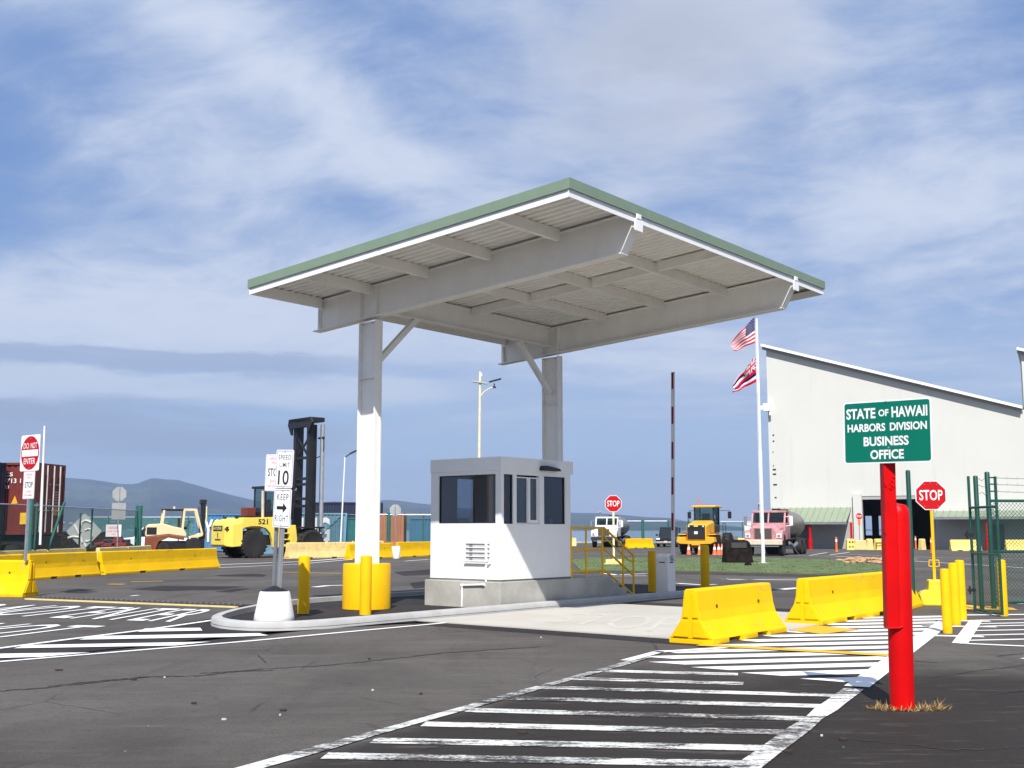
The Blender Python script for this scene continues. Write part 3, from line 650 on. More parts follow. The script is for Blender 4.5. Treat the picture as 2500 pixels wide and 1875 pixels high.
# ================================================================== CANOPY
def canopy():
    t = thing('canopy', 'large cantilevered white steel canopy with green edge standing over the guard booth', 'canopy', O1, ANG + .013)
    zb = lambda y: 6.638 - .0688 * y                                   # underside of the purlins; y runs away from the high front edge
    for x in (0, 6.4):
        mb = MB(); w, d = .215, .25
        mb.box(x - w / 2, -d, 0, x + w / 2, -d + .022, 6.03); mb.box(x - w / 2, d - .022, 0, x + w / 2, d, 6.0); mb.box(x - .012, -d + .022, 0, x + .012, d - .022, 6.0)
        for z in (4.8, 5.98): mb.box(x - w / 2 + .004, -d + .022, z, x + w / 2 - .004, d - .022, z + .018)
        mb.to('column', STEELW, t, .004)
        MB().lathe([(.47, 0), (.49, .02), (.49, .90), (.475, .93), (.0, .932)], (x, 0, .04), 40).to('column_base', YEL, t, smooth=True)
        mb = MB(); yz = lambda y: 6.105 - .0643 * y
        web = [(1.66, yz(1.66)), (1.66, zb(1.66) + .10), (-6.60, zb(-6.6) + .10), (-6.60, 6.93), (-6.38, yz(-6.38))]
        mb.prism(web, 'x', x - .012, x + .012)
        def plate(y0, z0, y1, z1, w_, th): mb.prism([(y0, z0), (y1, z1), (y1, z1 + th), (y0, z0 + th)], 'x', x - w_ / 2, x + w_ / 2)
        plate(1.70, yz(1.70), -6.38, yz(-6.38), .23, -.022); plate(1.66, zb(1.66) + .10, -6.60, zb(-6.6) + .10, .23, .02)
        plate(-6.385, yz(-6.38), -6.61, 6.93, .23, .03); plate(1.52, 6.0, 1.545, 6.45, .2, .01)
        for y in (.24, -.24): mb.box(x - .105, y - .01, yz(y), x + .105, y + .01, zb(y) + .10)
        mb.to('cantilever_beam', STEELW, t, .004)
        mb = MB(); mb.box(x - .13, -6.6920, 6.86, x + .13, -6.6720, 7.08); mb.box(x - .07, -6.7020, 7.08, x + .07, -6.6740, 7.17); mb.to('beam_end_bracket', WHITE, t, .006)
    for i, y in enumerate((1.43, -.10, -1.75, -3.4, -5.05)):
        for (a, c) in ((-1.9750, -.115), (.115, 6.285), (6.515, 7.9850)):
            if i == 1 and a == .115: continue
            mb = MB(); z = zb(y) - .045
            mb.box(a, y - .006, z, c, y + .006, z + .19); mb.box(a, y - .006, z - .012, c, y + .085, z); mb.box(a, y - .006, z + .19, c, y + .085, z + .20)
            mb.to('purlin', STEELW, t)
    mb = MB(); mb.box(.115, -.09, 6.26, 6.285, .09, 6.285); mb.box(.115, -.09, 6.74, 6.285, .09, 6.765); mb.box(.115, -.010, 6.285, 6.285, .010, 6.74); mb.to('girder', STEELW, t)
    for (a, c) in ((1.35, -.0), (-.01, -1.74), (-1.76, -3.39), (-3.41, -5.04), (-5.06, -6.6)):
        a2, c2 = a - .1, c + .02
        mb = MB(); mb.prism([(a2, zb(a2) - .05), (c2, zb(c2) - .05), (c2, zb(c2) + .14), (a2, zb(a2) + .14)], 'x', 3.14, 3.26); mb.to('stiffener', STEELW, t)
    for x0, x1 in ((.10, 1.38), (6.30, 5.02)):
        mb = MB(); mb.bar((x0, 0, 5.08), (x1, 0, 6.27), .12, .12); mb.to('brace', STEELW, t, .01)
    # roof deck: ribs run down the slope
    mb = MB(); pr = []; x = -1.9700
    while x < 7.85: pr += [(x, 0), (x + .085, 0), (x + .11, .045), (x + .175, .045)]; x += .2
    y0, y1 = -6.5770, 1.50
    A = [mb.b.verts.new((p[0], y0, zb(y0) + .162 + p[1])) for p in pr]; B = [mb.b.verts.new((p[0], y1, zb(y1) + .162 + p[1])) for p in pr]
    for i in range(len(pr) - 1): mb.b.faces.new([A[i], A[i + 1], B[i + 1], B[i]])
    mb.to('ribbed_deck', STEELW, t)
    mb = MB(); a, c = -6.6370, 1.53
    mb.prism([(a, zb(a) + .212), (a, zb(a) + .238), (c, zb(c) + .238), (c, zb(c) + .212)], 'x', -1.9700, 7.9800); mb.to('roof_sheet', GREENR, t)
    # white channel all round, then the green flashing standing proud above it
    mb = MB(); y0, y1 = -6.6070, 1.52
    for xa, xb in ((-1.9950, -1.9770), (7.9870, 8.0050)):
        mb.prism([(y0, zb(y0) - .055), (y1, zb(y1) - .055), (y1, zb(y1) + .10), (y0, zb(y0) + .10)], 'x', xa, xb)
    mb.box(-2.0050, y0 - .012, zb(y0) - .055, 8.0150, y0 + .01, zb(y0) + .10); mb.box(-2.0050, y1 - .01, zb(y1) - .055, 8.0150, y1 + .012, zb(y1) + .10)
    mb.to('edge_channel', WHITE, t)
    mb = MB(); y0, y1 = -6.6520, 1.56
    for xa, xb in ((-2.0300, -2.0180), (8.0280, 8.0400)):
        mb.prism([(y0, zb(y0) + .075), (y1, zb(y1) + .075), (y1, zb(y1) + .245), (y0, zb(y0) + .245)], 'x', xa, xb)
    for xa, xb in ((-2.0300, -1.9700), (7.9800, 8.0400)):
        mb.prism([(y0, zb(y0) + .245), (y1, zb(y1) + .245), (y1, zb(y1) + .255), (y0, zb(y0) + .255)], 'x', xa, xb)
    mb.box(-2.0180, y0, zb(y0) + .075, 8.0280, y0 + .012, zb(y0) + .245); mb.box(-2.0180, y1 - .012, zb(y1) + .075, 8.0280, y1, zb(y1) + .245)
    mb.box(-1.9700, y0, zb(y0) + .246, 7.9800, y0 + .07, zb(y0) + .254); mb.box(-1.9700, y1 - .07, zb(y1) + .246, 7.9800, y1, zb(y1) + .254)
    mb.to('green_fascia', GREENF, t)
    for x in (.4, 2.7, 5.0, 7.2):
        mb = MB(); mb.box(x, -6.6565, zb(-6.6520) + .073, x + .05, -6.6522, zb(-6.6520) + .247); mb.to('fascia_lap', GREENF, t)
    for y in (-4.6, -2.3, -.1):
        mb = MB(); mb.prism([(y, zb(y) + .073), (y + .05, zb(y + .05) + .073), (y + .05, zb(y + .05) + .247), (y, zb(y) + .247)], 'x', -2.0345, -2.0302); mb.to('fascia_lap', GREENF, t)
    for x in (0, 6.4):
        mb = MB()
        for yy in (-.19, -.12, .12, .19):
            for xx in (-.07, .07): mb.cyl((x + xx, yy, 5.955), (x + xx, yy, 5.998), .014, n=6)
        mb.box(x - .10, -.235, 5.99, x + .10, .235, 6.0); mb.to('bolted_plate', GALV, t)
        mb = MB(); mb.cyl((x + .06, -.256, .95), (x + .06, -.256, 5.9), .0125, n=8); mb.to('conduit', STEELW, t, smooth=True)
canopy()

# ================================================================== BOOTH
def booth():
    t = thing('guard_booth', 'small white guard booth with dark windows on a concrete plinth under the canopy', 'booth', VU(1.75, -2.13), ANG)
    LX, LY, Z0, Z1 = 2.41, 2.0, .63, 3.15
    # plinth with steps
    mb = MB(); mb.box(-.10, -.06, 0, 3.92, 2.07, .59)
    for i, (a, z) in enumerate(((3.92, .45), (4.23, .31), (4.54, .16))): mb.box(a + .001, -.06, 0, a + .31, 2.07, z)
    mb.to('plinth', CONC, t, .012)
    mb = MB(); mb.box(.012, .012, .585, LX - .012, LY - .012, .64); mb.to('base_gap', pm('dark_sealant', (.18, .18, .18), .8), t)
    wth = .09; mb = MB()
    zs, zt = 1.79, 2.81
    # face x = 0 (one wide window)
    mb.box(0, 0, Z0, wth, LY, zs); mb.box(0, 0, zt, wth, LY, Z1); mb.box(0, 0, zs, wth, .15, zt); mb.box(0, 1.77, zs, wth, LY, zt)
    # faces y = 0 and y = LY (three openings)
    for ya, yb in ((0, wth), (LY - wth, LY)):
        mb.box(wth, ya, Z0, LX - wth, yb, zs - .012); mb.box(wth, ya, zt, LX - wth, yb, Z1)
        for a, c in (((wth, .0901), (.395, .51), (1.29, 1.45), (2.22, LX - wth)) if ya == 0 else ((wth, .76), (1.38, LX - wth))): mb.box(a, ya, zs - .012, c, yb, zt)
    mb.box(LX - wth, 0, Z0, LX, .5, Z1); mb.box(LX - wth, 1.5, Z0, LX, LY, Z1); mb.box(LX - wth, .5, 2.7, LX, 1.5, Z1)
    mb.to('wall', WHITE, t)
    dk = pm('painted_interior_shade', (.05, .05, .055), .7); mb = MB()
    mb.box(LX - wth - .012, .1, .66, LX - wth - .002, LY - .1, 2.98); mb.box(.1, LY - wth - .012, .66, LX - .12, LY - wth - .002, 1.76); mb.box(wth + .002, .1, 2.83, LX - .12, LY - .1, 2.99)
    mb.to('interior_shade_panel', dk, t)  # dark lining added over the white walls; paints the room's inner shade
    mb = MB(); mb.box(-.014, -.014, 2.885, LX + .09, 0, Z1 + .02); mb.box(-.014, 0, 2.885, 0, LY + .014, Z1 + .02); mb.box(0, LY, 2.885, LX + .09, LY + .014, Z1 + .02); mb.box(LX, 0, 2.885, LX + .09, LY, Z1 + .02)
    mb.to('parapet', WHITE, t, .006)
    mb = MB(); mb.box(.09, .09, 3.0, LX - .09, LY - .09, 3.05); mb.to('roof', WHITE, t)
    mb = MB(); mb.box(.09, .09, .64, LX - .09, LY - .09, .66); mb.to('floor_slab', pm('vinyl_floor', (.10, .10, .11), .6), t)
    def window(orient, a, c, z0, z1, gl, slider=False, at=0., inn=1, fm=BLACK):
        def bx(mb, a0, d0, z0_, a1, d1, z1_):
            if orient == 'x': mb.box(at + d0 * inn, a0, z0_, at + d1 * inn, a1, z1_)
            else: mb.box(a0, at + d0 * inn, z0_, a1, at + d1 * inn, z1_)
        mb = MB(); f = .022
        bx(mb, a, .028, z0, c, .07, z0 + f); bx(mb, a, .028, z1 - f, c, .07, z1); bx(mb, a, .028, z0 + f, a + f, .07, z1 - f); bx(mb, c - f, .028, z0 + f, c, .07, z1 - f)
        if slider:
            m = (a + c) / 2 + .03; w = .03
            bx(mb, m - w, .012, z0 + f, m - .004, .06, z1 - f); bx(mb, m + .004, .008, z0 + f, m + .05, .05, z1 - f); bx(mb, c - .06, .008, z0 + f, c - .026, .05, z1 - f); bx(mb, m + .05, .008, z0 + f, c - .06, .05, z0 + f + .06)
        o = mb.to('window', fm, t)
        mb = MB(); bx(mb, a + f, .044, z0 + f, c - f, .050, z1 - f); mb.to('pane', gl, o)
    window('x', .15, 1.77, zs, zt, GLT)
    window('y', .76, 1.38, zs - .01, zt, GLC, at=LY, inn=-1)
    for at, inn in ((0, 1),):
        window('y', .09, .395, zs - .01, zt, GLT, at=at, inn=inn); window('y', .51, 1.29, zs - .01, 2.77, GLC, True, at, inn, WHITE); window('y', 1.45, 2.22, zs - .01, zt, GLT, at=at, inn=inn)
    mb = MB(); mb.box(LX - .07, .5, .64, LX - .03, 1.5, 2.69); d = mb.to('door', WHITE, t, .004)
    mb = MB(); mb.cyl((LX - .03, .6, 1.65), (LX + .04, .6, 1.65), .012); mb.cyl((LX + .03, .6, 1.65), (LX + .03, .72, 1.65), .01); mb.to('handle', GALV, d)
    # counter and papers inside
    mb = MB(); mb.box(.12, .12, 1.66, LX - .3, .55, 1.70); mb.box(.12, 1.3, 1.66, 1.2, 1.88, 1.70); mb.to('counter', pm('dark_counter', (.07, .06, .06), .5), t)
    # cooling grille, ledge, drain pipe, lamp
    mb = MB()
    for i in range(5): mb.box(-.028, .42, 1.0 + i * .092, -.003, .98, 1.018 + i * .092)
    for i in range(5): mb.box(-.028, .30, 1.0 + i * .092, -.003, .36, 1.018 + i * .092)
    for a, c in ((.36, .42), (.96, .99)): mb.box(-.026, a, .99, -.002, c, 1.39)
    mb.to('vent_grille', WHITE, t)
    mb = MB(); mb.box(-.006, .44, 1.0, -.001, .96, 1.38); mb.box(-.006, .31, 1.0, -.001, .36, 1.38); mb.to('vent_back', pm('vent_shadow_grey', (.46, .46, .47), .7), t)
    mb = MB(); mb.box(-.012, .78, 1.0, -.0065, .86, 1.38); mb.to('vent_slot', pm('vent_slot_grey', (.2, .2, .21), .7), t)
    mb = MB(); mb.box(-.05, .41, .955, -.001, .99, .975); mb.to('vent_ledge', WHITE, t)
    mb = MB(); mb.tube([(-.001, .27, .965), (-.045, .30, .965), (-.045, .365, .94), (-.045, .37, .52)], .02); mb.tube([(-.125, .37, .53), (-.125, .96, .50), (-.125, .965, .06)], .021); mb.tube([(-.045, .37, .53), (-.125, .37, .53)], .021)
    for p in ((-.125, .37, .53), (-.125, .96, .50)): mb.cyl((p[0], p[1] - .03, p[2]), (p[0], p[1] + .03, p[2]), .028)
    mb.to('drain_pipe', WHITE, t, smooth=True)
    mb = MB(); pr = [(1.27, 2.985), (1.30, 3.03), (1.42, 3.035), (1.84, 2.985), (1.90, 2.93), (1.27, 2.925)]
    mb.prism([(p[0], p[1]) for p in pr], 'y', -.15, -.016); mb.to('wall_lamp', BLACK, t, .012)
    for i, (x, y, w, h, a) in enumerate(((1.60, .14, .22, .20, .2), (1.95, .15, .14, .24, -.1))):
        mb = MB(); mb.prism([(-w / 2, 0), (w / 2, .01), (w / 2 - .02, h), (-w / 2 + .05, h - .05)], 'y', -.004, .004); o = mb.to('paper', SIGNW)
        p = VU(1.75 + x, -2.13 + y, 1.70); o.location = p; o.rotation_euler = (-.25, a, ANG)
        tag(o, ('broad white paper sheet' if i == 0 else 'narrow white paper sheet') + ' propped on the counter behind the booth right window', 'paper')
    # handrail
    r = thing('stair_railing', 'mustard yellow pipe handrail around the booth landing and steps', 'railing', VU(1.75, -2.13), ANG)
    for y in (.0, 1.95):
        def tb(name, pts, rr=.024): MB().tube(pts, rr).to(name, YEL, r, smooth=True)
        o = 1.75; L = lambda v, z: (v - o, y, z)
        for v, a, c in ((4.17, .60, 1.70), (4.74, .60, 1.70), (5.38, .60, 1.70), (6.22, .18, 1.26), (6.66, .02, 1.05)): tb('rail_post', [L(v, a), L(v, c)])
        tb('top_rail', [L(4.17, 1.70), L(5.46, 1.70), L(6.66, 1.05)], .026)
        tb('middle_rail', [L(4.17, 1.22), L(5.46, 1.22), L(6.66, .58)]); tb('bottom_rail', [L(4.17, .73), L(5.46, .73), L(6.64, .12)])
        yy = y + (.07 if y < 1 else -.07)
        MB().tube([(5.5 - o, y, 1.50), (5.53 - o, yy, 1.50), (6.56 - o, yy, .94), (6.62 - o, y, .91)], .02).to('grab_rail', YEL, r, smooth=True)
booth()


def barrier_gate():
    t = thing('barrier_gate', 'white parking barrier cabinet beside the lane with its red and white boom raised', 'barrier gate', VU(8.38, -2.02), ANG)
    mb = MB(); mb.prism([(-.30, 0), (.06, 0), (.06, .98), (.0, 1.06), (-.24, 1.06), (-.30, .98)], 'y', -.19, .17); mb.to('cabinet', STEELW, t, .02)
    mb = MB(); mb.box(-.34, -.22, -.0, .10, .20, .05); mb.to('foot', BLACK, t)
    mb = MB(); mb.box(-.21, -.194, .84, -.05, -.1905, .865); mb.box(-.302, -.1, .84, -.3005, .06, .865); mb.to('slot', BLACK, t)
    mb = MB(); mb.cyl((-.12, -.20, .96), (-.12, -.25, .96), .07); mb.to('hub', GALV, t, smooth=True)
    top, bot = Vector((-.16 + .20, -.23, 5.62)), Vector((-.12, -.23, .92))
    mb = MB(); mb.bar(bot, top, .085, .045); arm = mb.to('boom', WHITE, t)
    d = top - bot
    for a, c in ((.153, .245), (.343, .435), (.532, .625), (.722, .815), (.912, 1.0)):
        mb = MB(); mb.bar(bot + d * a + Vector((-.006, 0, 0)), bot + d * c + Vector((-.006, 0, 0)), .058, .048); mb.to('red_stripe', pm('dark_red_tape', (.26, .004, .02), .5), arm)
    mb = MB(); mb.bar(bot + d * 1.0, bot + d * 1.004, .087, .047); mb.to('end_cap', BLACK, arm)
barrier_gate()


def bollards():
    G = 'yellow steel bollards'
    def bol(loc, r, h, label, mat=YEL):
        mb = MB(); mb.lathe([(r, 0), (r, h - r * .45), (r * .93, h - r * .18), (r * .68, h - r * .05), (0, h)], n=28)
        o = mb.to('bollard', mat, smooth=True); o.location = loc; tag(o, label, 'bollard', G); return o
    bol(P(655 * K, 1331 * K), .113, 1.16, 'yellow bollard beside the white sign planter on the island')
    bol((-2.80, 22.12, .03), .113, 1.14, 'yellow bollard standing in front of the round yellow column base')
    bol(VU(9.25, -1.0), .105, 1.12, 'yellow bollard in shade just left of the white gate cabinet')
    bol(VU(10.6, -1.8), .118, 1.25, 'yellow bollard in shade behind the nearest concrete barrier')
    bol(P(2313.5, 1546), .075, 1.03, 'shortest front yellow bollard right of the red sign pipe')
    bol(P(2334, 1526), .085, 1.08, 'middle yellow bollard of the three beside the green gate')
    bol(P(2349, 1514), .085, 1.10, 'rear yellow bollard of the three, half behind another')
    bol((9.53, 22.45, 0), .08, 1.08, 'yellow bollard seen through the mesh of the green gate')
K = 2500 / 2212.
bollards()


def jersey(name, label, p0, p1, h, mat, half=.30, slots=True, group='concrete jersey barriers', top=.085, holes=True, endcap=True, lip=False):
    """p0, p1: ground ends of the foot on the near side"""
    p0, p1 = Vector((p0[0], p0[1], 0)), Vector((p1[0], p1[1], 0))
    d = p1 - p0; L = d.length; d.normalize(); nrm = Vector((-d.y, d.x, 0))
    if nrm.y < 0: nrm = -nrm
    c = p0 + nrm * half
    t = thing(name, label, 'barrier', c, math.atan2(d.y, d.x), group)
    z1, z2 = .075, .075 + .19 * h / .81
    prof = [(-half, z1), (-half + .025, z1 + .03), (-top - .07, h * .43), (-top - .035, h * .60), (-top, h - .03), (-top + .025, h), (top - .025, h), (top, h - .03), (top + .035, h * .60), (top + .07, h * .43), (half - .025, z1 + .03), (half, z1)]
    mb = MB(); n = max(2, int(L / .5)); rnd = random.Random(int(L * 1000))
    secs = []
    g = .055                                                            # tongue groove in the end faces
    for i in range(n + 1):
        x = L * i / n; secs.append([(x, p[0] + (rnd.uniform(-.004, .004)), p[1] + rnd.uniform(-.003, .003)) for p in prof])
    mb.loft(secs)
    if slots and L > 1.6:
        cuts = [L * .30 - .28, L * .30 + .12, L * .62 - .12, L * .62 + .28]
        for a, b_ in ((0, cuts[0]), (cuts[1], cuts[2]), (cuts[3], L)): mb.box(a, -half, 0, b_, half, z1 + .001)
    else: mb.box(0, -half, 0, L, half, z1 + .001)
    mb.to('body', mat, t, .012)
    if endcap:                                                          # raised pads and the key slot on each end
        for x0, x1 in ((-.022, -.001), (L + .001, L + .022)):
            mb = MB()
            mb.prism([(-top - .02, h * .48), (-.035, h * .48), (-.035, h * .93), (-top + .02, h * .93)], 'x', x0, x1)
            mb.prism([(.035, h * .48), (top + .02, h * .48), (top - .02, h * .93), (.035, h * .93)], 'x', x0, x1)
            mb.prism([(-half + .07, .10), (-.04, .10), (-.04, h * .42), (-top - .05, h * .42)], 'x', x0, x1); mb.prism([(.04, .10), (half - .07, .10), (top + .05, h * .42), (.04, h * .42)], 'x', x0, x1)
            mb.to('end_key', mat, t, .006)
    if holes and L > 1.6:
        mb = MB()
        for x in (L * .22, L * .78):
            y = -top - .028; mb.cyl((x, y - .012, h * .66), (x, y + .03, h * .655), .028, n=12)
        mb.to('lifting_hole', pm('hole_shadow_brown', (.10, .06, .01), .9), t)
    return t
def barriers():
    g = lambda x, y: P(x * K, y * K)
    jersey('jersey_barrier', 'nearest bright yellow concrete barrier beside the concrete slab', (2.90, 16.72), (4.49, 18.93), .79, YELB, half=.36, top=.10)
    jersey('jersey_barrier', 'long yellow concrete barrier running behind the red sign pipe', R7(1003, 436), R7(1545, 343), .80, YELB, half=.35, top=.10)
    jersey('jersey_barrier', 'yellow concrete barrier right of the tall green gate post', (8.20, 23.9), (8.95, 25.2), .84, YELB, slots=False, holes=False)
    jersey('jersey_barrier', 'yellow concrete barrier cut off by the left photo edge, carrying the do not enter sign', (-14.53, 29.07), (-12.09, 28.55), .90, YELB, half=.34)
    jersey('jersey_barrier', 'left one of the joined yellow barriers behind the do not enter sign', (-15.85, 38.3), (-15.12, 42.45), .86, YELB, holes=True)
    jersey('jersey_barrier', 'yellow barrier ending in the open in front of the yellow container truck', (-15.05, 42.75), (-12.82, 50.7), .86, YELB)
    jersey('jersey_barrier', 'yellow barrier piece farthest left behind the nearest left barrier', (-16.75, 33.6), (-15.92, 38.0), .86, YELB)
    Y2 = [(-21.3, 40.5), (-20.3, 45.75), (-19.95, 50.0), (-19.85, 54.3), (-19.9, 58.5), (-20.0, 62.6)]
    lab = ['faded cream barrier at the far left under the chain link fence', 'faded cream barrier under the fence below the red container', 'faded cream barrier under the leaning teal fence post', 'faded cream barrier below the grey diamond panel', 'faded cream barrier ending the left fence beside the forklift']
    for a, c, l in zip(Y2, Y2[1:], lab): jersey('jersey_barrier', l, a, Vector((*c, 0)) + (Vector((*a, 0)) - Vector((*c, 0))).normalized() * .08, .82, CREAM, holes=False)
    jersey('jersey_barrier', 'scuffed cream barrier in front of the yellow container truck steps', Vector((-12.75, 66.1, 0)), Vector((-9.3, 70.0, 0)), .93, CREAM)
    jersey('jersey_barrier', 'yellow barrier standing behind the near canopy column', Vector((-9.0, 64.9, 0)), Vector((-6.95, 69.2, 0)), .88, YELB)
    jersey('jersey_barrier', 'yellow barrier with a striped foot left of the guard booth', Vector((-6.75, 70.0, 0)), Vector((-4.3, 75.5, 0)), .92, YELB)
    jersey('jersey_barrier', 'pale yellow barrier topping the far fence behind the booth', Vector((-13.2, 83.2, 0)), Vector((-9.4, 84.4, 0)), .86, CREAM, holes=False)
    jersey('jersey_barrier', 'yellow barrier parked right of the white tanker truck', Vector((10.55, 103.7, 0)), Vector((13.2, 106.4, 0)), .88, YELB, holes=False)
    jersey('jersey_barrier', 'yellow barrier end peeking over the black lava monument', Vector((20.1, 104, 0)), Vector((21.2, 104.3, 0)), .92, PALEY, holes=False, slots=False)
    jersey('jersey_barrier', 'cream barrier under the right awning beside the green gate', Vector((35.0, 91.5, 0)), Vector((37.4, 91.5, 0)), .88, PALEY, holes=False)
    jersey('jersey_barrier', 'cream barrier seen through the green gate near the right photo edge', Vector((39.4, 91.5, 0)), Vector((41.6, 91.5, 0)), .88, PALEY, holes=False)
    jersey('jersey_barrier', 'cream barrier farthest behind the booth railing at the waterside', Vector((4.1, 118, 0)), Vector((6.6, 118, 0)), .85, CREAM, holes=False)
barriers()


def spikes():
    t = thing('spike_strip', 'low dark tyre spike strip with a pale yellow edge across the left lane', 'spike strip', (0, 0, 0))
    a, c = LET(270, 92), LET(2300, 172); d = (c - a).normalized(); n = Vector((-d.y, d.x, 0))
    mb = MB(); pts = [a, c, c + n * .55, a + n * .55]; mb.prism([(p.x, p.y) for p in pts], 'z', 0, .035); mb.to('plate', pm('dark_spike_plate', (.03, .026, .022), .8, bump=.4), t)
    mb = MB(); pts = [a - n * .10, c - n * .10, c - n * .003, a - n * .003]; mb.prism([(p.x, p.y) for p in pts], 'z', 0, .03); mb.to('edge_strip', pm('pale_yellow_edge', (.70, .55, .22), .7, var=.1), t)
    mb = MB(); L = (c - a).length; k = 0
    while k < L - .1:
        p = a + d * k + n * .28; q = a + d * (k + .05) + n * .28
        mb.prism([(p.x, p.y), (q.x, q.y), (q.x + n.x * .12, q.y + n.y * .12)], 'z', .036, .062); k += .16
    mb.to('spike', GALVD, t)
spikes()


# ================================================================== SIGNS
def board(parent, name, outline, x, z, th, face, back=None, y=0., rot=0.):
    mb = MB(); c, s_ = math.cos(rot), math.sin(rot)
    mb.prism([(p[0] * c - p[1] * s_ + x, p[0] * s_ + p[1] * c + z) for p in outline], 'y', y, y + th)
    o = mb.to(name, [face, back or SIGNB], parent)
    for p in o.data.polygons:
        if p.normal.y > .5: p.material_index = 1
    return o
def border(parent, w, h, r, x, z, mat, y, inset=.02, wd=.008):
    mb = MB(); a = [(p[0] + x, p[1] + z) for p in rrect(w - 2 * inset, h - 2 * inset, r)]; c = [(p[0] + x, p[1] + z) for p in rrect(w - 2 * inset - 2 * wd, h - 2 * inset - 2 * wd, max(.005, r - wd))]
    ringmesh(mb, a, c, y); return mb.to('border', mat, parent)
def bolts(parent, pts, y, r=.012, mat=None):
    mb = MB()
    for x, z in pts: mb.cyl((x, y, z), (x, y - .008, z), r, n=8)
    return mb.to('bolt', mat or GALV, parent)
def wrongway(parent, w, h, x, z, y):
    b_ = board(parent, 'wrong_way_plate', rrect(w, h, .03), x, z, .004, SIGNW, y=y)
    f = y - .0015; u = w / .46
    textmesh([('WRONG', x - .13 * u, x + .13 * u, z + h * .34, z + h * .42), ('WAY', x - .085 * u, x + .085 * u, z + h * .23, z + h * .31)], 'red_lettering', SIGNP, b_, f)
    textmesh([('STOP', x - .16 * u, x + .16 * u, z - h * .10, z + h * .12)], 'lettering', SIGNK, b_, f)
    textmesh([('SEVERE', x - .10 * u, x + .10 * u, z - h * .27, z - h * .20), ('TIRE DAMAGE', x - .17 * u, x + .17 * u, z - h * .40, z - h * .33)], 'red_lettering', SIGNP, b_, f)
    border(b_, w, h, .025, x, z, SIGNP, f, .012, .006)
def stopface(parent, r, x, z, y, name='stop_panel', sc=1.):
    w = board(parent, name, octagon(r), x, z, .004, SIGNW, y=y)
    mb = MB(); mb.prism([(p[0] + x, p[1] + z) for p in octagon(r * .945)], 'y', y - .003, y - .0005); mb.to('red_face', SIGNR, w)
    textmesh([('STOP', x - r * .70, x + r * .70, z - r * .32, z + r * .34)], 'lettering', SIGNW, w, y - .0045, .014)
    return w
def signs():
    # --- green office sign on the red pipe
    t = thing('office_sign', 'green office sign reading BUSINESS OFFICE on a fat red pipe post', 'sign', (3.64, 10.92, 0)); t.rotation_euler = (0, .018, 0)
    mb = MB(); mb.lathe([(.112, -.05), (.112, 1.80), (.105, 1.85), (.075, 1.89), (0, 1.905)], n=36); mb.to('pipe', REDP, t, smooth=True)
    mb = MB(); mb.box(-.160, -.120, .74, -.045, .0, 2.30); mb.to('post', REDP, t, .008)
    mb = MB(); mb.tube([(-.160, -.121, .74), (-.045, -.121, .745), (-.02, -.118, .76)], .008); mb.tube([(-.045, -.112, .75), (-.044, -.112, 1.86)], .005)
    for i in range(14): mb.lathe([(0, 0), (.007, .003), (.008, .007), (0, .011)], (-.155 + random.uniform(0, .10), -.122, 2.08 + random.uniform(-.06, .06)), 8)
    mb.to('weld_bead', REDP, t, smooth=True)
    e = Vector((math.cos(-.74), math.sin(-.74), 0))
    b0 = MB(); w, h = .872, .60; zc = 2.575
    bd = thing('tmp', '', ''); bpy.data.objects.remove(bd)
    o = board(t, 'sign_board', rrect(w, h, .03), 0, 0, .004, SIGNW); o.location = (-.135, -.155, zc); o.rotation_euler = (0, 0, -.74)
    mb = MB(); mb.prism(rrect(w - .03, h - .03, .022), 'y', -.003, -.0005); mb.to('green_face', SIGNG, o)
    textmesh([('STATE', -.402, -.105, .13, .232), ('OF', -.075, .025, .145, .212), ('HAWAII', .055, .40, .13, .232), ('HARBORS', -.392, -.01, .005, .082), ('DIVISION', .035, .392, .005, .082),
              ('BUSINESS', -.23, .215, -.135, -.045), ('OFFICE', -.165, .165, -.262, -.172)], 'lettering', SIGNW, o, -.005, .03)
    bolts(o, ((.0, .285), (.02, -.155)), -.003, .009)
    # dead grass at its foot
    mb = MB(); rnd = random.Random(9)
    for i in range(420):
        cl = rnd.choice([(.17, -.06, .07), (.24, .0, .05), (.30, -.04, .06), (-.15, -.05, .06), (-.20, .02, .05), (-.26, -.02, .03), (.05, -.13, .05), (.36, .03, .02)])
        p = Vector((3.64 + cl[0] + rnd.gauss(0, cl[2]), 10.92 + cl[1] + rnd.gauss(0, cl[2]) * .8, .0))
        b1 = rnd.uniform(0, 6.3); l = rnd.uniform(.02, .14); q = p + Vector((math.cos(b1) * l, math.sin(b1) * l * .6, abs(rnd.gauss(.02, .03)) + .004))
        s_ = Vector((-math.sin(b1), math.cos(b1), 0)) * .005; mb.face([p - s_, p + s_, q])
    o = mb.to('dry_grass', pm('dead_grass_straw', (.34, .23, .09), .9, var=.35, scale=20)); struct(o, 'stuff')
    # --- do not enter
    t = thing('do_not_enter_sign', 'DO NOT ENTER sign with a red disc above a wrong way plate', 'sign', (-12.16, 28.72, 0), -.66)
    mb = MB(); mb.bar((0, .03, .88), (0, .03, 4.0), .075, .05); mb.to('post', GALV, t)
    o = board(t, 'sign_board', rrect(.90, .91, .05), 0, 3.58, .004, SIGNW)
    mb = MB(); mb.prism([(p[0], p[1] + 3.58) for p in disc(.425)], 'y', -.003, -.0005); mb.to('red_disc', SIGNR, o)
    mb = MB(); mb.prism([(p[0], p[1] + 3.575) for p in rrect(.76, .165, .012)], 'y', -.006, -.0032); mb.to('white_bar', SIGNW, o)
    textmesh([('DO', -.31, -.06, 3.69, 3.835), ('NOT', .02, .33, 3.69, 3.835), ('ENTER', -.27, .27, 3.30, 3.445)], 'lettering', SIGNW, o, -.006, .008)
